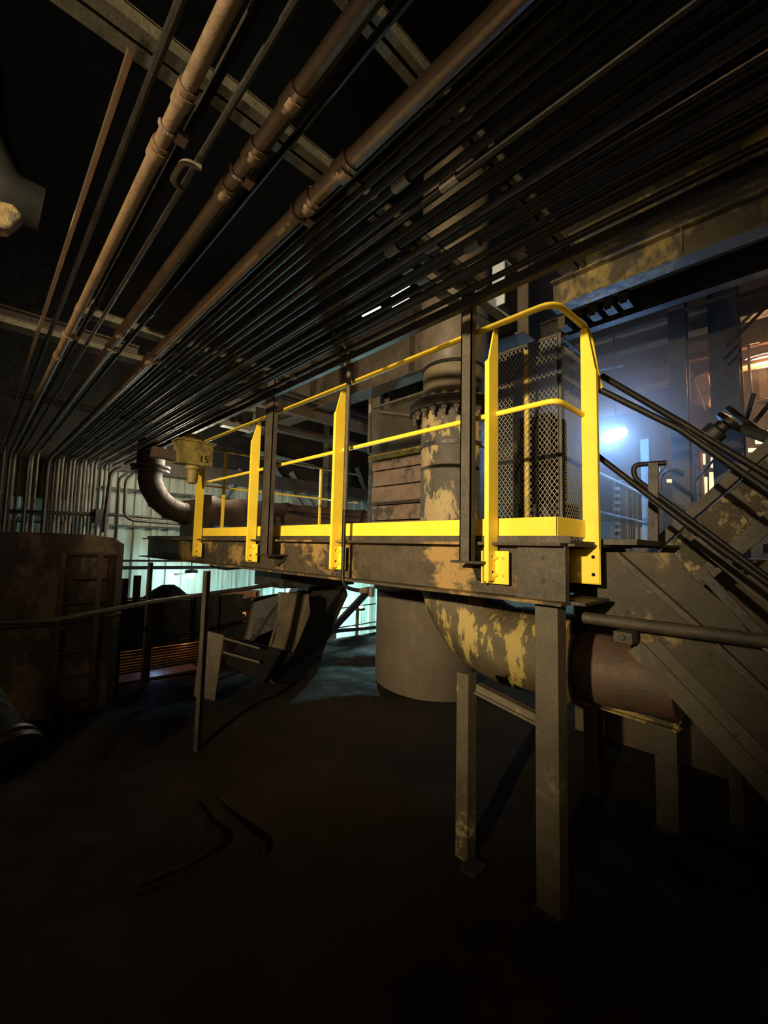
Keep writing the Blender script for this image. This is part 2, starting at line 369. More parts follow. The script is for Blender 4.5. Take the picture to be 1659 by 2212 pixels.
b = MB(); b.box((x0b, 2.85, zb), (x1b, 2.86, zt)); b.box((x0b, 2.8, zb-.01), (x1b, 2.9, zb+.004))
b.build('inner_beam', DARK2, wp); b = MB()
for x in (-7.3, -6.2, -5.0, -3.8, -3.3, -1.6): b.mark().box((x, YF+.04, zb+.03), (x+.01, 2.86, zt))
b.build('joist', DARK2, wp)

# hangers, conduit beside the rail
def hanger(x, wd, z0, z1, label):
    t = thing('hanger_post', label, 'post', (x, 1.9, z0), None)
    p = MB(); p.box((x-wd/2, 1.86, z0), (x+wd/2, 1.868, z1)); p.box((x-wd/2, 1.86, z0), (x-wd/2+.007, 1.905, z1)); p.box((x+wd/2-.007, 1.86, z0), (x+wd/2, 1.905, z1)); p.build('upright', DARK, t)
    p = MB(); p.box((x-wd/2-.05, 1.85, z0-.012), (x+wd/2+.06, YF+.04, z0)); p.plate([(x-wd/2-.04, YF+.03, z0-.03), (x+wd/2+.05, YF+.03, z0-.03), (x, YF-.03, z0-.10)], (0, .01, -.01)); p.build('shelf_bracket', DARK2, t)
    return t
hanger(-1.312, .068, 1.63, 3.16, 'dark hanger post in front of the big flanged pipe, right of the riser conduit')
hanger(-3.44, .14, 1.60, 3.16, 'dark hanger post crossing the yellow guardrail near its far left end')
t = thing('riser_conduit', 'thin bare conduit rising in front of the second yellow post', 'conduit', (-2.45, 1.9, 1.3))
b = MB(); yc = 1.92
b.tube(fillet([(-2.38, 1.76, 3.2), (-2.38, yc-.03, 3.14), (-2.39, yc, 3.05), (-2.395, yc, 1.40), (-2.2, yc, 1.39), (-2.1, yc+.02, 1.41)], .12, 8), .0135, 12); b.build('tube', BLKP, t, smooth=True)
b = MB(); b.tube([(-2.39, yc, 3.06), (-2.392, yc, 1.95)], .0185, 12); b.build('sleeve', DARK, t, smooth=True)
b = MB(); b.cyl((-2.19, yc, 1.39), (-2.13, yc+.015, 1.403), .021, 8); b.cyl((-2.11, yc+.02, 1.42), (-2.11, yc+.02, 1.36), .02, 8); b.build('fitting', DARK, t)
# cable under the beam at the left
c = MB(); pts = [at(u, v, y=2.2) for u, v in ((447, 1213), (462, 1226), (490, 1230), (520, 1227), (560, 1222))]
c.tube(pts, .012, 8); tag(c.build('cable', BLKP, smooth=True), 'black cable drooping under the left part of the walkway beam', 'cable')

# ================================================================== COLUMNS UNDER THE WALKWAY
def column(x, y, wx, wy, z1, label, mat=DARK, z0=0, kind='box'):
    t = thing('support_column', label, 'column', (x, y, z0))
    p = MB()
    if kind == 'box': p.box((x-wx/2, y-wy/2, z0), (x+wx/2, y+wy/2, z1))
    elif kind == 'angle': p.angle((x-wx/2, y, z0), (x-wx/2, y, z1), wx, wy, .008, (0, 1, 0))
    else: p.ibeam((x, y, z0), (x, y, z1), wx, wy, .009, .005, (0, 1, 0))
    p.build('shaft', mat, t, bevel=.003 if kind == 'box' else 0)
    p = MB(); p.box((x-wx/2-.012, y-wy/2-.012, z0-.04), (x+wx/2+.012, y+wy/2+.012, z0+.012)); p.build('base_plate', DARK2, t)
    return t
COLM = steel('column_old_paint', (0.085, 0.068, 0.038), (0.055, 0.045, 0.028), 5, .55, patch=(0.16, 0.13, 0.07), pthr=.66, pscale=5, bump=.5)
column(-.965, 2.10, .115, .10, 1.45, 'wide square column under the front corner of the walkway', COLM)
column(-1.375, 2.05, .078, .08, .99, 'narrow angle column with chipped edge left of the wide square column', steel('chipped_column', (0.05, 0.04, 0.025), (0.075, 0.06, 0.035), 6, .5, patch=(.4, .3, .13), pthr=.62, pscale=4, off=3), kind='angle')
column(-1.20, 3.28, .10, .10, .72, 'rusty short column under the brown pipe jacket', steel('rusty_column', (0.07, .04, .02), (.04, .03, .02), 5, .6))
column(-.74, 3.25, .12, .12, .80, 'dark column behind the staircase stringer')
column(-.45, 3.6, .07, .07, 1.3, 'thin dark column behind the staircase, farthest right')
# saddle beams under the elbow pipe
b = MB(); b.ibeam(at(1030, 1486, y=2.1), at(1168, 1556, y=2.16), .05, .055); tag(b.build('saddle_beam', COLM), 'short level beam joining the two front columns under the yellow elbow pipe', 'beam')
b = MB(); b.ibeam((-1.25, 3.2, .655), (-.65, 3.12, .66), .09, .05); tag(b.build('saddle_beam', ELB), 'short patchy beam under the brown pipe jacket', 'beam')

# ================================================================== BIG FLANGED PIPE AND ELBOW
pcx, pcy = -2.26, 3.02
t = thing('flanged_pipe', 'large vertical pipe with peeling paint and bolted flange, bending under the walkway', 'pipe', (pcx, pcy, .6))
b = MB(); b.lathe([(.285, 1.62), (.285, 2.86)], (pcx, pcy, 0), n=48); b.build('lower_section', PIPE, t, smooth=True)
b = MB(); b.lathe([(.285, 2.55), (.298, 2.55), (.298, 2.585), (.285, 2.585)], (pcx, pcy, 0), n=48); b.build('band', DARK2, t, smooth=True)
b = MB(); b.lathe([(.28, 2.86), (.39, 2.86), (.39, 2.895), (.375, 2.895), (.375, 2.91), (.39, 2.91), (.39, 2.945), (.28, 2.945)], (pcx, pcy, 0), n=56); fl_ = b.build('flange', DARK, t, smooth=True)
q = MB()
for k in range(22):
    a = 2*math.pi*k/22; p = V((pcx+.345*math.cos(a), pcy+.345*math.sin(a), 0))
    q.mark().cyl(p + V((0, 0, 2.86)), p + V((0, 0, 2.83)), .026, 6); q.cyl(p + V((0, 0, 2.83)), p + V((0, 0, 2.79)), .014, 8)
    q.cyl(p + V((0, 0, 2.945)), p + V((0, 0, 2.97)), .024, 6)
q.build('flange_bolt', DARK, fl_)
b = MB(); b.lathe([(.275, 2.945), (.275, 3.24), (.265, 3.28)], (pcx, pcy, 0), n=48); b.build('upper_spool', steel('spool_paint', (.13, .10, .06), (.09, .07, .045), 5, .5, bump=.3), t, smooth=True)
b = MB(); b.lathe([(.282, 3.25), (.284, 3.275), (.27, 3.285)], (pcx, pcy, 0), n=48); b.build('seal_band', PAINTBLK, t, smooth=True)
b = MB(); b.lathe([(.265, 3.28), (.29, 3.36), (.30, 3.45), (.30, 5.2)], (pcx, pcy, 0), n=48); b.build('top_section', GIRD2, t, smooth=True)
path = [(pcx, pcy, 1.66)]; R_ = .62; zc = .96; n = 14
for k in range(n+1):
    a = math.pi/2*k/n; path.append((pcx + R_*(1-math.cos(a)), pcy, zc + R_*(1-math.sin(a))))
path.append((-1.2, pcy, zc))
b = MB(); b.tube(path, .29, 40); b.build('elbow', ELB, t, smooth=True)
b = MB(); b.tube([(-1.25, pcy, .925), (-1.0, pcy, .93), (-.62, pcy, .935)], [.215, .222, .20], 36); b.tube([(-1.30, pcy, .925), (-1.16, pcy, .93)], [.235, .235], 36); b.build('jacket', JACK, t, smooth=True)

t = MB(); t.box((-1.75, 4.3, -.05), (.6, 5.2, 1.66)); tag(t.build('backdrop_block', PED, bevel=.02), 'added dark block hiding the bright far floor behind the brown pipe jacket', 'base')  # added block, screens off the bright region beyond the jacket
# pedestal behind the elbow
t = thing('pedestal', 'dust brown cylindrical pedestal standing left of the yellow elbow', 'pedestal', (-3.55, 4.2, 0))
b = MB(); b.lathe([(.62, -.1), (.62, 1.16)], (-3.55, 4.2, 0), n=56); b.build('shell', PED, t, smooth=True)
b = MB(); b.lathe([(.57, 1.16), (.66, 1.17), (.66, 1.20), (.5, 1.2), (.48, 1.45), (.55, 1.46), (.55, 1.6)], (-3.55, 4.2, 0), n=48); b.build('cap', RUST, t, smooth=True)

# ================================================================== OVERHEAD CONDUIT BANK
def run(y, z, xd, r, x1=1.4, zend=.9):
    return fillet([(x1, y, z), (xd, y, z), (xd, y, zend)], .16, 5)
lab = 'thin black conduit in the dense overhead bank running above the walkway'
ys = [.27, .41, .46, .60, .66] + [.86 + .037*i for i in range(16)] + [1.452, 1.53, 1.578, 1.612, 1.705]
proto = None
for i, y in enumerate(ys):
    z = 2.985 + (0 if y > 1.4 else (.022 if i % 3 == 1 else 0) - (.012 if i % 5 == 2 else 0)); xd = -8.35 - .12*((i*7) % 4)
    t = thing('overhead_conduit', lab, 'conduit', (xd, y, .9), 'thin conduits of the overhead bank')
    r = (.0125, .0145, .011, .016)[(i*5) % 4]
    b = MB(); b.tube([(1.4, y, z), (xd+.3, y, z)], r, 8); b.build('run', BLKP, t, smooth=True)
    b = MB(); b.tube(fillet([(xd+.3, y, z), (xd, y, z), (xd, y, .9)], .14, 5), r*1.5, 8); b.build('drop', DROPP, t, smooth=True)
    b = MB()
    for x in ((-.9, -2.7, -4.8)[i % 3] - .13*(i % 4), -6.3 - .2*(i % 5)): b.mark().cyl((x, y, z), (x+.07, y, z), r*1.45, 8)
    b.build('coupling', DARK, t, smooth=True)
big = [(at(740, 365, z=2.90).y, .027, [(742, 358), (672, 440), (330, 778)], 'widest brown overhead pipe, rightmost of the three thick ones'),
       (at(520, 365, z=2.90).y, .021, [(545, 325), (482, 408), (625, 205), (262, 720)], 'brown overhead pipe, middle one of the three thick ones'),
       (at(260, 490, z=2.90).y, .021, [(400, 205), (345, 325), (130, 770)], 'brown overhead pipe, leftmost of the three thick ones')]
for y, r, cps, l in big:
    t = thing('overhead_pipe', l, 'pipe', (-8, y, 2.9))
    b = MB(); b.tube(fillet([(1.4, y, 2.90), (-8.2, y, 2.90), (-8.2, y, .9)], .25, 6), r, 16); b.build('tube', BRNP, t, smooth=True)
    for u, v in cps:
        x = at(u, v, z=2.90).x
        b = MB(); b.cyl((x-.035, y, 2.9), (x+.035, y, 2.9), r*1.25, 16); b.cyl((x-.015, y-.0, 2.9-r*.6), (x+.015, y, 2.9-r*.6), r*1.0, 12); b.build('coupling', BRNP, t, smooth=True)
    for x in (-1.28, -3.05):
        c = MB(); c.tube([(x, y+r*1.15*math.cos(a), 2.9+r*1.15*math.sin(a)) for a in [math.pi*(.9+1.2*k/10) for k in range(11)]], .006, 6)
        c.box((x-.02, y+r, 2.88), (x+.02, y+r+.03, 2.90)); c.build('pipe_clamp', RUST, t, smooth=True)
ya = at(190, 400, z=2.97).y
b = MB(); b.tube(fillet([(-1.22, ya, 2.99), (-8.4, ya, 2.97), (-8.4, ya, .9)], .15, 5), .010, 8)
tag(b.build('bright_conduit', steel('bare_metal', (.30, .20, .13), (.4, .28, .2), 6, .12, metal=.9, bump=0, rr=.05), smooth=True), 'bare shiny thin conduit left of the thick overhead pipes', 'conduit')
# loose clamp hook
k = MB(); h0 = at(400, 375, z=2.93)
k.tube(fillet([h0+V((.06, .03, 0)), h0+V((.05, -.02, 0)), h0+V((.0, -.03, -.02)), h0+V((-.06, -.02, 0)), h0+V((-.10, .02, .02))], .02, 4), .010, 8)
tag(k.build('clamp_hook', CHUTE, smooth=True), 'loose hooked pipe clamp hanging between left and middle thick pipes', 'clamp')
# struts across the bank
def strut(x, y0, y1, wd, z, label, mat=STRUT):
    t = MB()
    t.box((x-wd/2, y0, z), (x-.004, y1, z+.04)); t.box((x+.008, y0, z), (x+wd/2, y1, z+.04)); t.box((x-wd/2, y0, z+.036), (x+wd/2, y1, z+.044))
    return tag(t.build('cross_strut', mat), label, 'strut')
strut(-1.235, -.5, .43, .10, 3.03, 'wide pale cross channel at the upper left, ending at a thick pipe')
strut(-1.21, .43, 1.80, .085, 3.03, 'cross channel above the conduits, seen as pale blocks near the picture top')
strut(-.76, .3, 2.0, .06, 3.035, 'cross channel nearest the camera above the conduit bank')
strut(-3.03, .35, 1.85, .085, 3.03, 'cross channel over the far part of the conduit bank')
strut(-3.55, -.9, 1.85, .12, 3.03, 'faded cross channel behind the far one, over the conduit bank')
strut(-5.3, .15, 1.85, .08, 3.03, 'most distant cross channel over the conduit bank')
t = thing('hanger_bracket', 'pale galvanised angle bracket holding the right hanger post overhead', 'bracket', (-1.35, 1.9, 3.1))
b = MB(); b.box((-1.44, 1.45, 3.075), (-1.37, 2.25, 3.083)); b.box((-1.44, 1.45, 3.083), (-1.432, 2.25, 3.14)); b.box((-1.32, 1.45, 3.075), (-1.27, 2.25, 3.083)); b.box((-1.28, 1.45, 3.083), (-1.272, 2.25, 3.14)); b.build('twin_channel', GALV, t)
b = MB(); b.box((-1.30, 2.1, 3.10), (-1.22, 2.108, 3.36)); b.box((-1.30, 2.1, 3.36), (-1.22, 2.2, 3.37)); b.build('end_plate', GALV, t)
# long tray of channels at the bank's right edge
t = MB(); t.channel((1.4, 1.80, 3.0), (-8.3, 1.80, 3.0), .04, .05); tag(t.build('edge_channel', DARK2), 'long dark channel edging the conduit bank on the walkway side', 'beam')

# ================================================================== EXPANDED METAL CAGE
def expanded(mb, o, du, dv, nu, nv, th=.0022, w=.004):
    """diamond mesh on a rectangle, each strand a folded strip"""
    o, du, dv = V(o), V(du), V(dv); U, W = du/nu, dv/nv; nrm = du.cross(dv).normalized()
    for i in range(nu):
        for s in (0, 1):
            pts = []
            for j in range(nv+1):
                off = .5 if (j + s) % 2 else 0
                pts.append(o + U*(i + (off if s == 0 else 1-off if (j % 2) == 0 else .5)) + W*j)
            # zigzag strands: left strand and right strand of a diamond column
            pts = [o + U*(i + ((.0 if j % 2 == 0 else .5) if s == 0 else (1.0 if j % 2 == 0 else .5))) + W*j for j in range(nv+1)]
            uu = du.normalized()*w*.5; nn = nrm*th
            vs = []
            for p in pts: vs += [p-uu, p+uu]
            vs2 = [q + nn for q in vs]; m = len(vs)
            fs = [(2*j, 2*j+1, 2*j+3, 2*j+2) for j in range(nv)] + [(m+2*j, m+2*j+2, m+2*j+3, m+2*j+1) for j in range(nv)]
            fs += [(2*j, 2*j+2, m+2*j+2, m+2*j) for j in range(nv)] + [(2*j+1, m+2*j+1, m+2*j+3, 2*j+3) for j in range(nv)]
            mb.add(vs + vs2, fs)
MESHM = steel('mesh_metal', (.26, .22, .15), (.36, .31, .22), 8, .4, metal=.3)
yg = 2.92; gx1 = at(1207, 900, y=yg).x; gx0 = gx1 - .52; gzt = at(1207, 722, y=yg).z; gzb = 1.745
t = thing('mesh_guard', 'tall expanded metal guard cage behind the right end of the yellow guardrail', 'guard', (gx1-.2, yg+.2, gzb))
b = MB(); expanded(b, (gx0, yg, gzb), (gx1-gx0, 0, 0), (0, 0, gzt-gzb), 15, 62, w=.0035); b.build('front_mesh', MESHM, t)
b = MB(); expanded(b, (gx1, yg, gzb), (0, .55, 0), (0, 0, gzt-gzb-.05), 15, 60, w=.0035); b.build('side_mesh', MESHM, t)
b = MB(); b.angle((gx1, yg, gzb), (gx1, yg, gzt+.01), .022, .022, .004, (0, -1, 0)); b.build('corner_post', STRUT, t)
b = MB(); b.bar((gx0+.27, yg+.018, gzb), (gx0+.27, yg+.018, gzt-.03), .035, .02, (0, 1, 0)); b.build('middle_post', YDIRT, t)
b = MB(); b.bar((gx0, yg, gzt), (gx1, yg, gzt), .02, .014); b.bar((gx1, yg, gzt), (gx1, yg+.55, gzt), .02, .014); b.bar((gx0, yg, gzt-.35), (gx0+.3, yg, gzt-.12), .012, .008); b.build('top_frame', DARK, t)
t = thing('machine_housing', 'dark machine housing standing inside the expanded metal guard cage', 'machine', (gx1-.25, yg+.3, gzb))
b = MB(); b.box((gx0+.02, yg+.16, 1.742), (gx1-.06, yg+.5, 2.05)); b.box((gx0+.05, yg+.2, 2.05), (gx1-.15, yg+.5, 2.75)); b.build('body', PAINTBLK, t, bevel=.01)
b = MB(); b.cyl((gx0+.3, yg+.15, 1.95), (gx0+.3, yg+.12, 1.95), .09, 24); b.cyl((gx0+.14, yg+.2, 2.5), (gx0+.14, yg+.12, 2.5), .05, 20); b.build('cover', DARK2, t)
b = MB(); b.tube(fillet([(gx0+.1, yg+.19, 2.2), (gx0+.1, yg+.1, 2.3), (gx0+.25, yg+.1, 2.6), (gx0+.28, yg+.2, 2.8)], .06, 5), .012, 8); b.build('hose', BLKP, t, smooth=True)

# ================================================================== REFRACTORY BOX AND MESH SCREEN LEFT OF THE PIPE
t = thing('refractory_box', 'stack of pinkish stained panels left of the big flanged pipe', 'panel stack', (-3.8, 4.2, 1.6))
xl = at(803, 1050, y=4).x; xr = -2.9
for i, (za, zb2) in enumerate(((1.6, 2.03), (2.045, 2.24), (2.255, 2.50), (2.515, 2.72), (2.735, 2.86))):
    b = MB(); b.box((xl + (.02 if i % 2 else 0), 4.0, za), (xr, 4.5, zb2)); b.build('panel', BRICK, t, bevel=.008)
b = MB(); b.box((xl-.06, 3.97, 2.88), (xr, 4.5, 2.955)); b.build('yellow_ledge', YDIRT, t)
t = thing('mesh_screen', 'dark framed mesh screen above the pinkish panel stack', 'screen', (-3.8, 4.0, 2.96))
b = MB(); expanded(b, (xl-.05, 3.98, 2.96), (1.4, 0, 0), (0, 0, .66), 44, 40, w=.006); b.build('mesh', STRUT, t)
b = MB(); b.box((xl, 4.08, 2.96), (xr, 4.5, 3.62)); b.build('backing', GIRD2, t)
b = MB(); b.bar((xl-.05, 3.98, 3.0), (xl-.05, 3.98, 3.80), .05, .03); b.bar((xl-.05, 3.98, 3.64), (xr, 3.98, 3.64), .03, .03); b.bar((xl-.05, 3.98, 3.62), (xr-.4, 3.98, 3.28), .02, .03); b.build('frame', GIRD2, t)
b = MB(); b.box((xl-.06, 3.96, 3.58), (xl-.02, 3.97, 3.70)); b.build('tag_plate', GREY, t)

# ================================================================== GIRDERS OVERHEAD
def girder(name_label, y, z0, z1, xa, xb, mat, w=.3, stiff=()):
    t = thing('girder', name_label, 'girder', ((xa+xb)/2, y, z0))
    b = MB(); b.ibeam((xa, y, (z0+z1)/2), (xb, y, (z0+z1)/2), w, z1-z0, .02, .01, (0, 0, 1)); b.build('web', mat, t)
    if stiff:
        b = MB()
        for x in stiff: b.mark().box((x, y-w/2+.02, z0+.02), (x+.012, y, z1-.02))
        b.build('stiffener', mat, t)
    return t
girder('deep dull girder running left above the mesh screen, behind the conduit bank', 4.3, 4.05, 5.0, -8.9, -2.2, GIRD2, stiff=(-7.5, -6.3, -5.1, -3.9))
girder('upper faded yellow girder at the top right of the picture', 4.0, 4.42, 4.80, -1.72, 3, GIRD, .18)
girder('lower faded yellow girder at the top right, just under the upper one', 4.05, 4.08, 4.36, -1.80, 3, GIRD, .16, stiff=(-.72,))
girder('dull girder beyond the blue haze on the right', 6.6, 4.55, 4.85, -3.0, 3, GIRD2, .2)
girder('farthest light brown girder on the right, above the blue lamp', 8.4, 4.55, 4.85, -3.8, 3, RED, .25)
for i, x in enumerate((-2.05, -1.88, -1.72, -1.56, -1.41)):
    t = MB(); zz = 4.26+.008*i; t.box((x, 4.7, zz), (x+.10, 4.9, zz+.12)); t.box((x+.02, 4.69, zz-.03), (x+.09, 4.7, zz+.02))
    tag(t.build('rivet_block', GIRD2, bevel=.004), ('leftmost', 'second from the left', 'middle', 'second from the right', 'rightmost')[i] + ' of five small blocks under the lower yellow girder', 'block', 'blocks under the yellow girder')
girder('dark girder behind the row of small blocks at the right', 5.0, 4.24, 4.52, -2.4, 3, DARK2, .12)
# cross beams seen between rails, in the middle distance
for (u0, v0, u1, v1, h, m, l) in (
        (585, 842, 800, 925, .10, GIRD2, 'upper dark cross beam with a bright edge behind the middle of the guardrail'),
        (590, 870, 800, 950, .22, GIRD2, 'deep stained cross beam behind the middle of the guardrail'),
        (600, 925, 800, 985, .10, DARK, 'lower dark cross beam behind the middle of the guardrail')):
    a = at(u0, v0, x=-6.2); b_ = at(u1, v1, x=-6.2); t = MB()
    t.ibeam((-6.2, a.y-.6, a.z), (-6.2, b_.y+.8, a.z), .14, h, .012, .008); tag(t.build('cross_beam', m), l, 'beam')
tcol = MB(); a = at(820, 900, y=4.6); tcol.ibeam((a.x, 4.6, 1.6), (a.x, 4.6, 5.2), .22, .22, .015, .01, (0, 1, 0)); tag(tcol.build('building_column', GIRD2), 'dark building column behind the mesh screen', 'column')
tcol = MB(); a = at(718, 1000, x=-7.4); tcol.box((-7.5, a.y-.18, -.9), (-7.3, a.y+.18, 4.6)); tag(tcol.build('building_column', DARK), 'dark building column behind the insulated duct, in front of the sheeted wall', 'column')
# blue grey diagonal braces on the sheeted wall
BR = [((470, 1095), (520, 1015)), ((590, 1010), (660, 1110)), ((628, 1020), (690, 1125)), ((540, 1075), (575, 1125)), ((770, 1010), (815, 1130)), ((545, 975), (680, 1010))]
for i, (p, q) in enumerate(BR):
    t = MB(); t.bar(at(*p, x=-8.93), at(*q, x=-8.93), .11, .05, (1, 0, 0))
    tag(t.build('brace', GALV), ['pale brace leaning right beside the far left yellow post', 'pale brace leaning left, nearer of a pair behind the guardrail', 'pale brace leaning left, second of a pair behind the guardrail', 'short pale brace low on the sheeted wall', 'pale brace right next to the pinkish panel stack', 'pale nearly level brace high on the sheeted wall'][i], 'brace')
# louvred fluorescent light seen under the conduits
t = MB(); a = at(702, 768, y=5.0); b_ = at(754, 738, y=5.0)
for k in range(9):
    p = lerp(a, b_, (k+.1)/9); q = lerp(a, b_, (k+.75)/9); t.box((p.x, 5.0, p.z-.02), (q.x, 5.03, p.z+.05))
tag(t.build('louver_light', E_TUBE), 'small bright slatted light just under the conduit bank', 'light')
for i, (p, q, l) in enumerate((((783, 683), (822, 663), 'middle of the three bright slots glimpsed between overhead conduits'), ((845, 640), (884, 617), 'highest bright slot glimpsed between overhead conduits'), ((848, 665), (885, 645), 'lowest bright slot glimpsed between overhead conduits'))):
    t = MB(); a = at(*p, y=3.4); b_ = at(*q, y=3.4); t.bar(a, b_, .02, .012)
    tag(t.build('strip_light', E_TUBE), l, 'light')
# electrical box
t = thing('junction_box', 'grey electrical box hanging under the conduit bank at the left', 'electrical box', (-6, 2.7, 3.45))
a = at(484, 918, x=-6); b_ = at(548, 868, x=-6)
b = MB(); b.box((-6.15, a.y, a.z), (-6, b_.y, b_.z)); b.build('body', GREY, t, bevel=.01)
b = MB(); b.box((-6.17, b_.y-.02, a.z), (-5.98, b_.y+.03, b_.z+.02)); b.build('door_edge', GALV, t)
b = MB()
for k in range(3):
    y = a.y + .1 + .14*k; b.mark().cyl((-6.0, y, a.z+.1), (-5.96, y, a.z+.1), .032, 12); 
b.build('knob', DARK2, t)
b = MB()
for k in range(3): y = a.y + .1 + .14*k; b.mark().box((-6, y-.03, a.z+.14), (-5.993, y+.03, a.z+.19))
b.build('name_plate', STRUT, t)

# ================================================================== LEFT BACKGROUND: DUCT, BUCKET NUMBER 15, WALL PIPES
t = thing('dust_duct', 'brown segmented duct elbow joining a thick wrapped duct behind the walkway end', 'duct', (-7, 2.4, 2.0))
p0 = at(326, 1000, x=-7); yv = p0.y; zb_ = 2.13; r = .165
pts = [(-7, yv, 2.95), (-7, yv, 2.62), (-7, yv+.03, 2.50), (-7, yv+.14, 2.32), (-7, yv+.30, 2.19), (-7, yv+.50, zb_), (-7, 2.62, zb_-.01)]
b = MB(); b.tube(pts, r, 20); b.build('elbow', RUST, t, smooth=True)
b = MB()
for i in (2, 3, 4, 5):
    d = (V(pts[i+1])-V(pts[i-1])).normalized(); b.mark().cyl(V(pts[i])-d*.012, V(pts[i])+d*.012, r+.012, 20)
b.build('seam', RUST, t, smooth=True)
b = MB(); b.cyl((-7, yv, 2.72), (-7, yv, 2.75), .26, 24); b.cyl((-7, yv, 2.78), (-7, yv, 2.81), .27, 24); b.cyl((-7, yv, 2.81), (-7, yv, 3.2), .19, 20); b.build('flange', RUST, t, smooth=True)
b = MB(); b.box((-7.3, 2.44, 1.72), (-6.75, 2.60, 2.36)); b.box((-7.3, 2.58, 1.85), (-6.75, 2.72, 2.45)); b.build('flange_plate', RUST, t, bevel=.015)
b = MB()
pts = []; rad = []
for k in range(26):
    pts.append((-7 + .02*math.sin(k), 2.66 + .17*k, 2.16 + .015*math.sin(k*1.7))); rad.append(.27 + .018*math.sin(k*2.3) + .012*math.sin(k*5.1))
b.tube(pts, rad, 22); b.build('wrapped_run', RUST, t, smooth=True)

HX = -4.9
a = at(384, 998, x=HX); b_ = at(462, 962, x=HX); hz0 = a.z
DULLY = steel('dull_bucket_paint', (0.15, 0.105, 0.022), (0.06, 0.045, 0.02), 9, 0.6, patch=(0.22, 0.165, 0.04), pthr=.52)
t = thing('hoist_bucket', 'small faded yellow box marked 15 with a hanging bell, left of the guardrail end', 'hoist', (HX-.1, (a.y+b_.y)/2, a.z))
b = MB(); b.box((HX-.18, a.y, a.z), (HX, b_.y, b_.z)); b.box((HX-.2, a.y-.02, b_.z), (HX+.02, b_.y+.03, b_.z+.02)); b.plate([(HX-.12, a.y+.03, b_.z+.02), (HX-.12, b_.y-.1, b_.z+.02), (HX-.12, b_.y-.16, b_.z+.10), (HX-.12, a.y+.10, b_.z+.10)], (.08, 0, 0)); b.build('housing', DULLY, t, bevel=.006)
b = MB(); c0 = at(418, 1000, x=HX-.08); b.lathe([(.07, hz0), (.085, hz0-.01), (.085, hz0-.045), (.066, hz0-.06), (.062, hz0-.13), (.056, hz0-.20), (.03, hz0-.21)], (HX-.09, c0.y, 0), n=24); b.build('bell', DULLY, t, smooth=True)
b = MB(); b.bar((HX-.1, a.y-.24, a.z+.09), (HX-.1, a.y, a.z+.08), .08, .11); b.build('arm', RUST, t)
tx = bpy.data.curves.new('number', 'FONT'); tx.body = '15'; tx.size = .11; tx.extrude = .002
to = bpy.data.objects.new('number', tx); COL.objects.link(to); tx.materials.append(PAINTBLK); to.parent = t
bpy.context.view_layer.update()
me_ = bpy.data.meshes.new_from_object(to); bpy.data.objects.remove(to)
to = bpy.data.objects.new('number', me_); COL.objects.link(to); to.parent = t
to.location = V((HX+.002, b_.y-.16, a.z+.035)) - ORG[t.name]; to.rotation_euler = (math.pi/2, 0, math.pi/2)
# pipes on the wall
for pts, r, l in (
    ([(275, 1024), (258, 1032), (252, 1140), (250, 1165)], .022, 'slim pipe dropping beside the tank, in front of the sheeted wall'),
    ([(288, 1024), (272, 1036), (268, 1112), (284, 1124), (400, 1134)], .024, 'pipe bending under the duct elbow, lower of the two level ones'),
    ([(230, 1111), (400, 1124)], .020, 'straight level pipe across the sheeted wall behind the duct elbow'),
    ([(262, 1010), (240, 1020), (228, 1110), (224, 1150)], .030, 'thickest dark pipe bending down at the right edge of the conduit drops')):
    t = MB(); t.tube(fillet([at(u, v, x=-7.6) for u, v in pts], .12, 5), r, 8); tag(t.build('wall_pipe', DARK, smooth=True), l, 'pipe')
t = MB(); a = at(20, 1105, x=-8.3); b_ = at(250, 1112, x=-8.3); t.tube([a, b_], .03, 8); t.box((-8.36, at(205, 1100, x=-8.3).y, a.z-.12), (-8.2, at(232, 1100, x=-8.3).y, a.z+.12)); tag(t.build('drop_clamp_rail', DARK2), 'level dark rail clamping the conduit drops above the tank', 'rail')

# ================================================================== TANK AND LADDER
t = thing('tank', 'tall stained steel tank with rounded top edge at the left', 'tank', (-5.6, .2, 0))
prof = [(-1.2, -.1), (1.17, -.1), (1.17, 1.66), (1.10, 1.715), (.9, 1.74), (.6, 1.75), (-1.2, 1.74)]
b = MB(); b.plate([(-5.2, y, z) for y, z in prof], (-.9, 0, 0)); b.build('shell', TANK, t, bevel=.012)
b = MB(); b.box((-5.2, 1.12, 0), (-5.17, 1.18, 1.66)); b.build('corner_angle', DARK, t)
b = MB(); b.tube([at(u, v, x=-5.14) for u, v in ((0, 1355), (110, 1350), (262, 1325))], .018, 8); b.build('side_pipe', DARK, t, smooth=True)
t = thing('fixed_ladder', 'rusty vertical ladder fixed to the face of the tank', 'ladder', (-5.1, .8, 0))
ya, yb = at(121, 1400, x=-5.08).y, at(203, 1400, x=-5.08).y
for y in (ya, yb): b = MB(); b.box((-5.10, y-.02, 0), (-5.06, y+.02, 1.57)); b.build('side_rail', RUST, t)
for k in range(7): b = MB(); b.tube([(-5.08, ya, .14+.235*k), (-5.08, yb, .14+.235*k)], .012, 8); b.build('rung', RUST, t, smooth=True)
# black flanged pipe end at the lower left
t = thing('black_pipe_end', 'black flanged pipe stub poking in at the lower left edge', 'pipe', (-3.2, .1, .5))
c0 = at(8, 1612, x=-3.4); ax = V((.75, .25, -.35)).normalized()
b = MB(); b.lathe([(.13, -.6), (.13, 0)], c0, ax, 28); b.build('stub', PAINTBLK, t, smooth=True)
b = MB(); b.lathe([(.14, 0), (.16, .02), (.16, .045), (.145, .05), (.15, .07), (.165, .085), (.16, .12), (.10, .13)], c0, ax, 32); b.build('flange', BLKP, t, smooth=True)

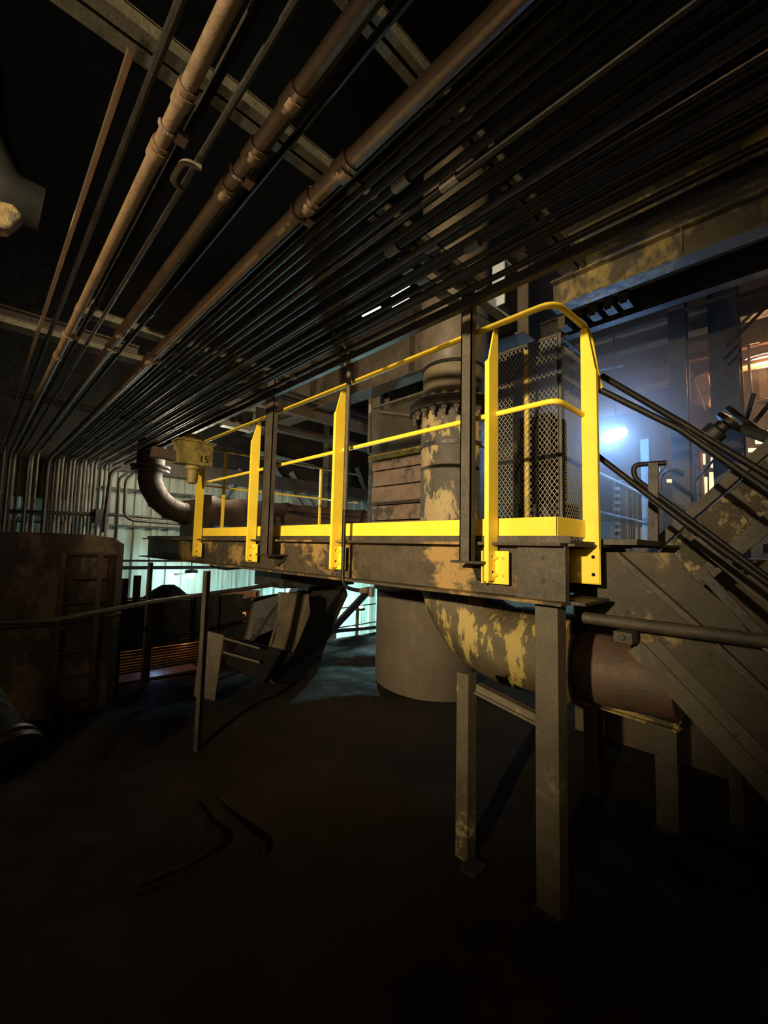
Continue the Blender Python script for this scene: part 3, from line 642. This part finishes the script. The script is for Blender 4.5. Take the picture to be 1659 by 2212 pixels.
# ================================================================== BELOW THE WALKWAY, LEFT: RACK, RODS, CHUTE
t = thing('slat_rack', 'rack of stacked dark slats with orange glow showing between them', 'rack', (-5.75, 2.2, 0))
rs = random.Random(3); sy0, sy1 = 1.28, 3.1
for k in range(26):
    z = .14 + .0325*k; mb = MB(); mb.box((-5.78, sy0 + rs.uniform(0, .05), z), (-5.72, sy1 - rs.uniform(0, .3), z + (.017 if k < 8 else .030)))
    mb.build('slat', DARK2, t)
for y in (1.30, 1.62, 2.42, 2.98): b = MB(); b.box((-5.72, y, -.05), (-5.68, y+.035, 1.0)); b.build('upright', DARK2, t)
b = MB(); b.mark().box((-5.70, 1.30, .9), (-5.65, 1.36, 1.25)); b.mark().box((-5.70, 1.42, .9), (-5.65, 1.49, 1.28)); b.build('guide_post', DARK2, t)
# heap on the rack
hp = MB(); pr = [(.0, .15), (.07, .145), (.14, .10), (.20, .04), (.24, 0)]
c_ = at(365, 1285, x=-5.9); 
n = 24; vs = []; 
for (r_, h_) in pr:
    for k in range(n): a = 2*math.pi*k/n; q = 1 + .08*math.sin(3*a+h_*9) + .05*math.sin(7*a); vs.append((-5.95 + r_*q*math.cos(a)*.9, c_.y + r_*q*math.sin(a)*1.15, 0.975 + h_*(1+.05*math.sin(5*a))))
hp.add(vs, [(i*n+k, i*n+(k+1) % n, (i+1)*n+(k+1) % n, (i+1)*n+k) for i in range(len(pr)-1) for k in range(n)] + [tuple(range(n))])
tag(hp.build('dust_heap', DARK2, smooth=True), 'rounded black heap on top of the slat rack', 'heap', kind='stuff')
# hot trough behind the rack
t = MB(); t.box((-6.1, 1.25, .0), (-5.80, 2.30, .03)); tag(t.build('lit_floor_patch', LOWF), 'pale slab standing in for blue-lit floor under the slat rack', 'plate')  # pale colour stands in for the pool of light on the floor
t = MB(); t.box((-6.12, 2.7, .60), (-6.08, 3.05, .74)); tag(t.build('hot_trough', E_HOT), 'small glowing orange patch behind the upper right part of the slat rack', 'trough')
t = MB(); t.box((-6.12, 1.55, .30), (-6.08, 2.75, .38)); t.box((-6.12, 1.35, .24), (-6.08, 1.55, .34)); tag(t.build('hot_trough', E_HOT), 'glowing orange trough low behind the slat rack', 'trough')
t = MB(); t.box((-6.25, 1.2, -.02), (-6.15, 3.3, .96)); tag(t.build('backing_panel', RED), 'reddish panel behind the slat rack catching orange light', 'panel')  # added panel, catches the orange glow and blocks the cyan light
light('trough_glow', 'POINT', (-5.95, 2.15, .50), 1.6, (1.0, .36, .08), shadow_soft_size=.08)
light('trough_glow_b', 'POINT', (-5.95, 2.9, .95), .8, (1.0, .42, .16), shadow_soft_size=.06)
light('floor_blue_fill', 'POINT', (-5.95, 1.8, .12), .9, (.35, .55, 1.0), shadow_soft_size=.03)  # added small blue lamp, lights the pale slab under the rack
# tie rods from floor to beam
for (u0, v0, u1, v1, wd, l) in ((313, 1200, 300, 1515, .05, 'thin dark upright between the tank and the slat rack'), (441, 1215, 417, 1632, .06, 'thin dark upright in front of the slat rack')):
    g0 = at(u1, v1, z=0); t = MB(); t.angle((g0.x, g0.y, 0), (g0.x, g0.y, 1.46), wd, wd, .008, (1, 0, 0)); tag(t.build('upright_angle', DARK), l, 'upright')
t = MB(); t.tube([at(-60, 1348, x=-4.35), at(120, 1340, x=-4.35), at(330, 1300, x=-4.35), at(600, 1262, x=-4.35)], .022, 8)
tag(t.build('level_pipe', DARK2, smooth=True), 'slender pipe crossing level in front of the tank and slat rack', 'pipe')
for i, z in enumerate((1.30, 1.18)):
    t = MB(); t.bar((-8.2, 1.0, z+.06), (-8.2, 5.6, z), .05, .035 + .02*i); tag(t.build('far_rail', DARK2), ('upper' if i == 0 else 'lower') + ' dark rail in front of the brightly lit wall left', 'rail')
# chute
def P2(pts, x, off): return [at(u, v, x=x) for u, v in pts]
t = thing('chute', 'dented dull metal chute tipped under the walkway, left of the bright wall gap', 'chute', (-4.6, 2.7, 0))
b = MB(); b.plate([at(546, 1290, x=-4.9), at(610, 1280, x=-4.7), at(600, 1352, x=-4.5), at(556, 1372, x=-4.6), at(520, 1400, x=-4.7)], (.05, .0, 0)); b.build('rear_panel', DARK2, t, bevel=.01)
b = MB(); b.plate([at(604, 1280, x=-4.55), at(668, 1284, x=-4.5), at(671, 1325, x=-4.45), at(645, 1390, x=-4.38), at(632, 1414, x=-4.35), at(574, 1432, x=-4.35), at(590, 1380, x=-4.4), at(603, 1330, x=-4.5)], (-.08, .02, 0)); b.build('front_panel', CHUTE, t, bevel=.012)
b = MB(); b.plate([at(520, 1380, x=-4.5), at(640, 1410, x=-4.3), at(600, 1450, x=-4.2), at(570, 1472, x=-4.15), at(486, 1432, x=-4.4)], (-.05, .03, -.05)); b.build('lower_lip', PAINTBLK, t, bevel=.01)
b = MB(); b.plate([at(548, 1292, x=-4.95), at(660, 1275, x=-4.95), at(640, 1420, x=-4.75), at(530, 1440, x=-4.75)], (-.03, 0, 0)); b.build('back_plate', DARK2, t)
b = MB(); b.mark().bar(at(484, 1378, x=-4.4), at(560, 1400, x=-4.3), .04, .02); b.mark().bar(at(482, 1408, x=-4.4), at(560, 1430, x=-4.25), .04, .02); b.build('side_bar', CHUTE, t)
t = MB(); t.plate([at(672, 1262, x=-4.9), at(745, 1262, x=-4.9), at(752, 1285, x=-4.9), at(706, 1385, x=-4.9), at(680, 1470, x=-4.6), at(590, 1480, x=-4.4), at(600, 1440, x=-4.5)], (-.6, .1, 0)); tag(t.build('hopper', DARK2, bevel=.01), 'black slanting hopper side between the chute and the bright wall gap', 'hopper')
t = MB(); t.box((-5.3, 2.75, 1.15), (-4.6, 3.9, 1.42)); tag(t.build('support_block', DARK2, bevel=.01), 'black frame block under the walkway above the dented chute', 'frame')
t = MB(); t.plate([at(436, 1360, x=-4.7), at(484, 1372, x=-4.6), at(474, 1450, x=-4.55), at(464, 1515, x=-4.5), at(418, 1505, x=-4.6)], (-.03, .01, 0)); tag(t.build('loose_plate', CHUTE, bevel=.006), 'tall dull metal sheet leaning left of the dented chute', 'plate')
# frame and railings in the bright gap
t = MB(); t.bar(at(800, 1272, x=-5.4), at(700, 1378, x=-5.4), .10, .06, (1, 0, 0)); tag(t.build('gap_brace', GIRD2), 'dull diagonal brace across the bright wall gap', 'brace')
t = thing('gap_railing', 'small railing standing in the bright wall gap behind the pedestal', 'railing', (-6.6, 5.6, -.2))
pk = at(772, 1310, x=-6.5); 
b = MB(); b.box((-6.52, pk.y-.02, -.95), (-6.48, pk.y+.03, at(772, 1310, x=-6.5).z)); b.build('post', YDIRT, t)
for (p, q, r_) in (((735, 1314), (812, 1304), .012), ((720, 1358), (812, 1343), .012)):
    b = MB(); b.tube([at(*p, x=-6.5), at(*q, x=-6.5)], r_, 6); b.build('rail', DARK2, t)
for (p, q, h) in (((700, 1365), (812, 1355), .07), ((700, 1395), (812, 1378), .10)):
    b = MB(); b.bar(at(*p, x=-6.5), at(*q, x=-6.5), .05, h); b.build('toe_plate', YDIRT if h > .08 else DARK2, t)

# floor channel and hose near the camera
t = MB(); p = [at(u, v, z=.0) for u, v in ((447, 1712), (500, 1770), (560, 1830), (556, 1858))]
t.tube([q + V((0, 0, .02)) for q in p], .012, 8); tag(t.build('floor_hose', BLKP, smooth=True), 'black hose lying on the dusty floor, right of the two', 'hose')
t = MB(); p = [at(u, v, z=.0) for u, v in ((425, 1740), (450, 1785), (480, 1812), (478, 1832), (400, 1880), (300, 1920))]
t.tube([q + V((0, 0, .02)) for q in p], .014, 8); tag(t.build('floor_hose', BLKP, smooth=True), 'bent black hose on the dusty floor, left of the two', 'hose')

# ================================================================== STAIRCASE ON THE RIGHT
t = thing('staircase', 'dark steel staircase descending right from the walkway, patchy painted stringer with black pipe handrails', 'stairs', (-.4, 2.6, 0))
ys_ = 2.50
def SP(pts, y=ys_): return [at(u, v, y=y) for u, v in pts]
b = MB(); b.plate(SP([(1286, 1192), (1455, 1194), (1500, 1250), (1580, 1318), (1700, 1470), (1820, 1640), (1900, 2000), (1659, 1690), (1372, 1392), (1292, 1330)]), (0, .012, 0)); b.build('stringer', COVER, t, bevel=.002)
b = MB(); b.bar(at(1372, 1396, y=2.47), at(1700, 1745, y=2.47), .085, .012, (0, 1, 0)); 
b.plate(SP([(1372, 1392), (1425, 1386), (1700, 1668), (1700, 1740)], 2.485), (0, .01, 0)); b.build('stringer_flange', COLM, t)
b = MB(); p0, p1 = at(1332, 1196, y=2.44), at(1518, 1362, y=2.44); b.mark().bar(p0, p1, .03, .05, (0, 1, 0)); p0, p1 = at(1546, 1392, y=2.44), at(1720, 1560, y=2.44); b.mark().bar(p0, p1, .03, .045, (0, 1, 0))
b.build('edge_strip', DARK, t, bevel=.002)
q = MB()
for u, v in ((1532, 1418), (1488, 1446), (1540, 1512), (1352, 1325), (1624, 1512), (1590, 1586)): p = at(u, v, y=ys_); bolt(q, p, (0, -1, 0), .016, .012)
q.build('stringer_bolt', COVER, t)
for k in range(7):
    b = MB(); xx = -.30 + .19*k; zz = 1.22 - .19*k*1.02; b.box((xx, ys_+.02, zz), (xx+.22, 3.25, zz+.03))
    b.build('tread', DARK2, t)
for y, nm in ((2.47, 'near'), (2.62, 'far')):
    dd = y - 2.2
    b = MB()
    if nm == 'near':
        b.tube([V((XC+.045, 2.43, 2.58)), at(1470, 928, y=2.5), at(1700, 1090, y=2.5), at(2000, 1300, y=2.5)], .0165, 12)
    else:
        b.tube(fillet([at(1300, 812, y=2.9), at(1480, 918, y=2.9), at(1700, 1052, y=2.9), at(2000, 1240, y=2.9)], .02), .019, 12)
    b.build('handrail', BLKP, t, smooth=True)
b = MB(); b.tube([at(1291, 985, y=2.50), at(1480, 1130, y=2.50), at(1700, 1290, y=2.50)], .0155, 12); b.build('mid_handrail', BLKP, t, smooth=True)
b = MB(); b.tube(fillet([at(1440, 1000, y=2.9), at(1368, 1004, y=2.9), at(1370, 1032, y=2.9), at(1475, 1110, y=2.9), at(1700, 1278, y=2.9)], .05, 5), .015, 10); b.build('loop_handrail', BLKP, t, smooth=True)
b = MB()
b.bar(at(1412, 1000, y=2.9), at(1412, 1180, y=2.9), .05, .03); b.build('stair_post', DARK2, t)

t = thing('cross_pipe', 'thick dark horizontal pipe with rounded end crossing in front of the staircase stringer', 'pipe', (0, 2.35, 1.4))
yq = 2.34; b = MB(); p0, p1, p2 = at(1262, 1334, y=yq), at(1400, 1352, y=yq), at(1760, 1398, y=yq-.02)
b.tube([p0 - (p1-p0).normalized()*.012, p0, p1, p2], [.012, .030, .030, .030], 16); b.build('tube', DARK, t, smooth=True)
b = MB(); pc = at(1350, 1375, y=yq); b.box((pc.x-.045, yq-.03, pc.z-.03), (pc.x+.04, yq+.06, pc.z+.025)); b.cyl((pc.x, yq-.03, pc.z), (pc.x, yq-.05, pc.z), .014, 6); b.build('clamp_block', DARK, t, bevel=.004)

# inclined boxed conveyor rising to the right
yi = 3.35
t = thing('inclined_boom', 'inclined boxed beam with patchy yellow panels rising to the right behind the stair handrails', 'beam', (-.2, yi, 1.4))
b = MB(); b.plate([at(u, v, y=yi) for u, v in ((1425, 1190), (1700, 950), (1740, 1075), (1480, 1285))], (0, .35, 0)); b.build('box', SANDY, t, bevel=.01)
b = MB(); b.bar(at(1415, 1180, y=yi-.03), at(1700, 930, y=yi-.03), .06, .07, (0, 1, 0)); b.bar(at(1455, 1292, y=yi-.05), at(1720, 1070, y=yi-.05), .06, .05, (0, 1, 0)); b.bar(at(1446, 1318, y=yi-.2), at(1720, 1096, y=yi-.2), .03, .04, (0, 1, 0)); b.build('flange', DARK, t)
b = MB()
for u, v in ((1505, 1128), (1586, 1060)):
    b.mark().bar(at(u, v, y=yi-.03), at(u+62, v+92, y=yi-.03), .05, .035, (0, 1, 0))
b.build('stiffener', DARK, t)
for i, (p, q, l) in enumerate((((1500, 1165), (1700, 1330), 'dark brace crossing below the inclined boxed beam, upper of two'), ((1520, 1240), (1690, 1420), 'dark brace crossing below the inclined boxed beam, lower of two'))):
    m = MB(); m.bar(at(*p, y=3.05), at(*q, y=3.05), .05, .035, (0, 1, 0)); tag(m.build('cross_brace', DARK), l, 'brace')

# ================================================================== LAMPS
def lamp(c, r, mat, name, label, wide=1.5):
    t = thing(name, label, 'lamp', c)
    b = MB(); b.lathe([(r*.2, .09), (r*.9, .06), (r, .02), (r*1.05, 0)], c, (0, 0, 1), 24); b.build('housing', DARK2, t, smooth=True)
    b = MB(); n = 20; vs = []
    for i in range(9):
        a = -math.pi/2 + math.pi*i/8
        for k in range(n): th = 2*math.pi*k/n; vs.append(V(c) + V((math.cos(th)*math.cos(a)*r*wide*.5, math.sin(th)*math.cos(a)*r*wide, math.sin(a)*r*.62)))
    b.add(vs, [(i*n+k, i*n+(k+1) % n, (i+1)*n+(k+1) % n, (i+1)*n+k) for i in range(8) for k in range(n)])
    b.build('lens', mat, t, smooth=True); return t
t = thing('blue_white_lamp', 'glaring blue-white lamp hanging in haze beside the corner post', 'lamp', BL)
b = MB(); n = 28; vs = []; dxv = V((.15, .04, .030)); dzv = V((0, 0, .080)); dyv = V((.04, -.07, 0))
for i in range(11):
    a = -math.pi/2 + math.pi*i/10
    for k in range(n): th = 2*math.pi*k/n; vs.append(BL + dxv*(math.cos(th)*math.cos(a)) + dyv*(math.sin(th)*math.cos(a)) + dzv*math.sin(a))
b.add(vs, [(i*n+k, i*n+(k+1) % n, (i+1)*n+(k+1) % n, (i+1)*n+k) for i in range(10) for k in range(n)]); b.build('lens', E_BLUE, t, smooth=True)
b = MB(); b.bar(BL + V((-.12, .05, .09)), BL + V((.12, .09, .12)), .12, .05); b.cyl(BL + V((0, .07, .1)), BL + V((0, .07, 1.5)), .012, 8); b.build('bracket', DARK2, t)
t = thing('orange_lamp', 'warm orange hall lamp cut off by the right edge of the picture', 'lamp', OL)
b = MB(); b.lathe([(.03, .34), (.07, .26), (.30, .02), (.32, 0)], OL, (0, 0, 1), 28); b.build('shade', RED, t, smooth=True)
b = MB(); b.lathe([(.30, .03), (.26, .0), (.10, -.02)], OL, (0, 0, 1), 28); b.build('lens', E_ORNG, t, smooth=True)
b = MB(); b.cyl(OL + V((0, 0, .33)), OL + V((0, 0, 1.6)), .012, 8); b.build('stem', DARK2, t)
t = thing('work_lamp', 'bright cyan-white work lamp hanging before the sheeted wall at the left', 'lamp', CL)
b = MB(); b.lathe([(.02, .12), (.11, .10), (.12, .05), (.07, .03)], CL, n=20); b.cyl(CL + V((0, 0, .11)), CL + V((0, 0, .26)), .012, 8); b.bar(CL + V((0, -.3, .03)), CL + V((0, 0, .03)), .03, .03); b.build('housing', DARK2, t, smooth=True)
b = MB(); b.lathe([(.06, .04), (.055, -.02), (.02, -.045)], CL, n=20); b.build('lens', E_CYAN, t, smooth=True)
t = thing('flood_lamp', 'lamp hidden behind the black hopper lighting the wall gap', 'lamp', (-7.6, 6.6, .2))
b = MB(); b.lathe([(.02, .12), (.14, .10), (.15, .05)], (-7.6, 6.6, .15), n=20); b.build('housing', DARK2, t, smooth=True)
b = MB(); b.lathe([(.10, .04), (.09, .0), (.02, -.02)], (-7.6, 6.6, .25), n=20); b.build('lens', E_CYAN, t, smooth=True)

# ================================================================== RIGHT BACKGROUND HALL
def colm(u0, v0, u1, v1, y, w, mat, label, name='building_column', cat='column'):
    a = at(u0, v0, y=y); b_ = at(u1, v1, y=y); m = MB(); m.ibeam((a.x, y, b_.z), (a.x, y, a.z), w, w, .012, .008, (0, 1, 0)); return tag(m.build(name, mat), label, cat)
colm(1462, 640, 1462, 1200, 6.2, .18, DARK2, 'dark building column right of the blue-white lamp')
colm(1560, 600, 1560, 1300, 6.4, .28, DARK2, 'widest dark building column on the right, under the lower yellow girder')
colm(1500, 960, 1500, 1120, 7.2, .10, DARK2, 'short dark column before the lit windows')
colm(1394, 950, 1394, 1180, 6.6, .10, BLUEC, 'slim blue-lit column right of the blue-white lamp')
colm(1350, 1040, 1350, 1200, 6.4, .10, DARK, 'short dark column under the blue-white lamp')
def flat(pts, y, d, mat, name, label, cat, kind=None):
    m = MB(); m.plate([at(u, v, y=y) for u, v in pts], (0, d, 0)); return tag(m.build(name, mat), label, cat, kind=kind)
flat([(1370, 795), (1455, 772), (1452, 808), (1385, 852), (1372, 840)], 8.6, .1, RED, 'roof_panel', 'reddish panel between two dark columns above the lamp', 'panel')
flat([(1365, 768), (1450, 738), (1455, 770), (1370, 796)], 8.5, .1, GIRD2, 'roof_panel', 'brown stained band just above the reddish panel', 'panel')
flat([(1292, 850), (1372, 850), (1380, 888), (1292, 900)], 9.0, .1, RED, 'roof_panel', 'low reddish panel directly above the blue-white lamp', 'panel')
flat([(1475, 745), (1532, 732), (1530, 755), (1478, 762)], 8.3, .08, RED, 'roof_panel', 'small light brown panel right of the tallest column', 'panel')
flat([(1490, 815), (1528, 800), (1536, 850), (1530, 875), (1495, 866)], 8.3, .2, RED, 'roof_panel', 'rounded dusky panel between the two tallest right columns', 'panel')
flat([(1580, 720), (1700, 690), (1700, 1010), (1580, 1010)], 10.5, .1, GIRD2, 'partition_panel', 'brown partition behind the orange lamp', 'panel')
flat([(1292, 1125), (1395, 1140), (1395, 1170), (1292, 1165)], 6.8, .1, GREY, 'low_panel', 'low grey panel beyond the right end of the walkway', 'panel')
# lit windows
wn = 0
for (u0, v0, u1, v1) in ((1474, 965, 1484, 975), (1475, 985, 1482, 1015), (1476, 1030, 1484, 1050), (1477, 1055, 1485, 1085), (1478, 1092, 1486, 1110), (1499, 985, 1505, 1012), (1515, 980, 1523, 1003), (1519, 1030, 1527, 1076), (1532, 1020, 1547, 1070), (1535, 988, 1540, 1010), (1616, 968, 1659, 976), (1612, 930, 1659, 934), (1625, 984, 1640, 990), (1631, 940, 1655, 958), (1413, 1010, 1424, 1020), (1440, 1035, 1450, 1042)):
    wn += 1; m = MB(); m.plate([at(u, v, y=9.2) for u, v in ((u0, v0), (u1, v0), (u1, v1), (u0, v1))], (0, .05, 0)); o = m.build('window_%d' % wn, E_WIN); struct(o)
flat([(1540, 985), (1550, 985), (1552, 930), (1542, 925)], 9.0, .1, GREY, 'hall_post', 'pale post between the lit windows', 'post')
flat([(1507, 975), (1515, 975), (1522, 1090), (1511, 1090)], 9.1, .1, RED, 'hall_post', 'brown-lit slim post in front of the lit windows', 'post')
flat([(1640, 738), (1659, 735), (1659, 860), (1640, 860)], 10.0, .1, BRICK, 'warm_board', 'orange-lit panel behind the orange lamp', 'panel')
# pipes and braces of the hall
for (pts, y, r, mat, l) in (
    ([(1568, 750), (1700, 618)], 5.5, .016, BLKP, 'shiny dark pipe slanting up to the upper right, lower of a pair'),
    ([(1560, 742), (1700, 600)], 5.6, .016, DARK2, 'dull dark pipe slanting up to the upper right, upper of a pair'),
    ([(1575, 690), (1582, 880)], 7.0, .010, GALV, 'thin pale vertical rod left of the orange lamp'),
    ([(1640, 738), (1617, 744), (1618, 790), (1622, 840), (1626, 870), (1659, 862)], 8.0, .018, RED, 'warm-lit bent pipe left of the orange lamp'),
    ([(1474, 745), (1480, 850), (1485, 895)], 7.4, .012, GALV, 'thin pale vertical rod beside the tall column'),
    ([(1476, 765), (1523, 885)], 7.5, .014, RED, 'slanting rod right of the tall column'),
    ([(1377, 840), (1378, 822), (1392, 840)], 7.4, .012, E_WIN if False else STRUT, 'tiny bright bent strip above the blue-white lamp'),
    ([(1395, 842), (1470, 830), (1500, 815), (1560, 770)], 6.9, .018, DARK, 'dark sagging pipe behind the tall right columns'),
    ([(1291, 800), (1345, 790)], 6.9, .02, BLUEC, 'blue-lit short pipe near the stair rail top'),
    ([(1570, 880), (1659, 950)], 5.2, .03, DARK2, 'heavy dark brace falling to the right edge, upper'),
    ([(1600, 925), (1700, 960)], 4.9, .05, DARK2, 'heavy dark brace falling to the right edge, lower'),
    ([(1612, 905), (1628, 850)], 5.4, .02, DARK2, 'short dark strut rising near the right edge, left of two'),
    ([(1630, 912), (1680, 850)], 5.4, .02, DARK2, 'short dark strut rising near the right edge, right of two'),
    ([(1500, 1040), (1545, 990)], 6.0, .014, DARK2, 'thin dark slanting rod before the lit windows'),
    ([(1292, 1020), (1395, 1070)], 6.3, .016, GALV, 'thin pale rail under the blue-white lamp, upper'),
    ([(1292, 1105), (1400, 1130)], 6.3, .014, GALV, 'thin pale rail under the blue-white lamp, lower'),
    ([(1373, 960), (1378, 1175)], 6.5, .012, STRUT, 'thin pale vertical rod left of the blue-lit column'),
    ([(1430, 1170), (1400, 1060), (1440, 1000)], 5.8, .012, DARK, 'bent dark hose right of the blue-lit column')):
    m = MB(); m.tube([at(u, v, y=y) for u, v in pts], r, 8); tag(m.build('hall_pipe', mat, smooth=True), l, 'pipe')
m = MB(); m.tube(fillet([at(u, v, y=5.9) for u, v in ((1425, 1060), (1428, 1025), (1450, 1012), (1475, 1020))], .1), .02, 8); tag(m.build('hall_pipe', DARK, smooth=True), 'dark curved pipe right of the blue-lit column', 'pipe')
t = thing('valve_cluster', 'dark lumpy valve hanging near the junction of the right handrails', 'valve', at(1560, 930, y=4.7))
m = MB(); c0 = at(1555, 925, y=4.7)
m.lathe([(.04, -.2), (.09, -.18), (.1, -.02), (.06, 0), (.06, .04), (.11, .06), (.11, .1), (.03, .12)], c0, (.6, 0, .5), 16); m.build('body', DARK2, t, smooth=True)
t = thing('hall_ladder', 'blue-lit rack of level bars under the blue-white lamp', 'rack', at(1352, 1100, y=6.6))
for k in range(9):
    m = MB(); v = 1040 + 15*k; m.bar(at(1328, v, y=6.6), at(1366, v+2, y=6.6), .03, .045); m.build('bar', GREY, t)
m = MB(); m.mark().bar(at(1328, 1010, y=6.62), at(1328, 1180, y=6.62), .04, .04); m.mark().bar(at(1366, 1010, y=6.62), at(1366, 1180, y=6.62), .04, .04); m.build('side_rail', DARK, t)
m = MB(); m.box(tuple(at(1300, 1168, y=6.5) - V((0, 0, .3))), tuple(at(1500, 1172, y=6.5) + V((0, 1.5, 0)))) ; tag(m.build('far_platform', DARK, bevel=.005), 'dark platform edge beyond the right end of the walkway', 'platform')
for i, (u, v, w, h) in enumerate(((1548, 1215, 16, 14), (1530, 1245, 24, 20), (1550, 1258, 18, 20), (1545, 1285, 20, 12), (1655, 1185, 14, 18), (1655, 1215, 14, 12))):
    flat([(u-w/2, v-h/2), (u+w/2, v-h/2-2), (u+w/2, v+h/2), (u-w/2, v+h/2+2)], 6.5 + .02*i, .1, BRICK, 'lit_fitting', 'small pinkish lit fitting below the inclined beam, ' + ('highest', 'second and leftmost', 'third, round', 'lowest', 'upper one at the right edge', 'lower one at the right edge')[i], 'fitting')

# dusty haze lit by the blue-white lamp
m = MB(); m.box((-4.2, 4.95, .6), (2.5, 8.3, 6.9)); hz = m.build('haze', newmat('haze')[0], org=BL)
mt = hz.data.materials[0]; nt = mt.node_tree; nt.nodes.clear()
out = nt.nodes.new('ShaderNodeOutputMaterial'); vs_ = nt.nodes.new('ShaderNodeVolumeScatter'); vs_.inputs['Anisotropy'].default_value = .3
tc = nt.nodes.new('ShaderNodeTexCoord'); ln = nt.nodes.new('ShaderNodeVectorMath'); ln.operation = 'LENGTH'
nt.links.new(tc.outputs['Object'], ln.inputs[0])
mr = nt.nodes.new('ShaderNodeMapRange'); mr.interpolation_type = 'SMOOTHERSTEP'
mr.inputs['From Min'].default_value = 0; mr.inputs['From Max'].default_value = 1.7; mr.inputs['To Min'].default_value = HAZE_CORE; mr.inputs['To Max'].default_value = HAZE_FAR
nt.links.new(ln.outputs['Value'], mr.inputs['Value']); nt.links.new(mr.outputs[0], vs_.inputs['Density'])
nt.links.new(vs_.outputs[0], out.inputs['Volume'])
tag(hz, 'blue-lit dusty haze hanging around the blue-white lamp', 'haze', kind='stuff')
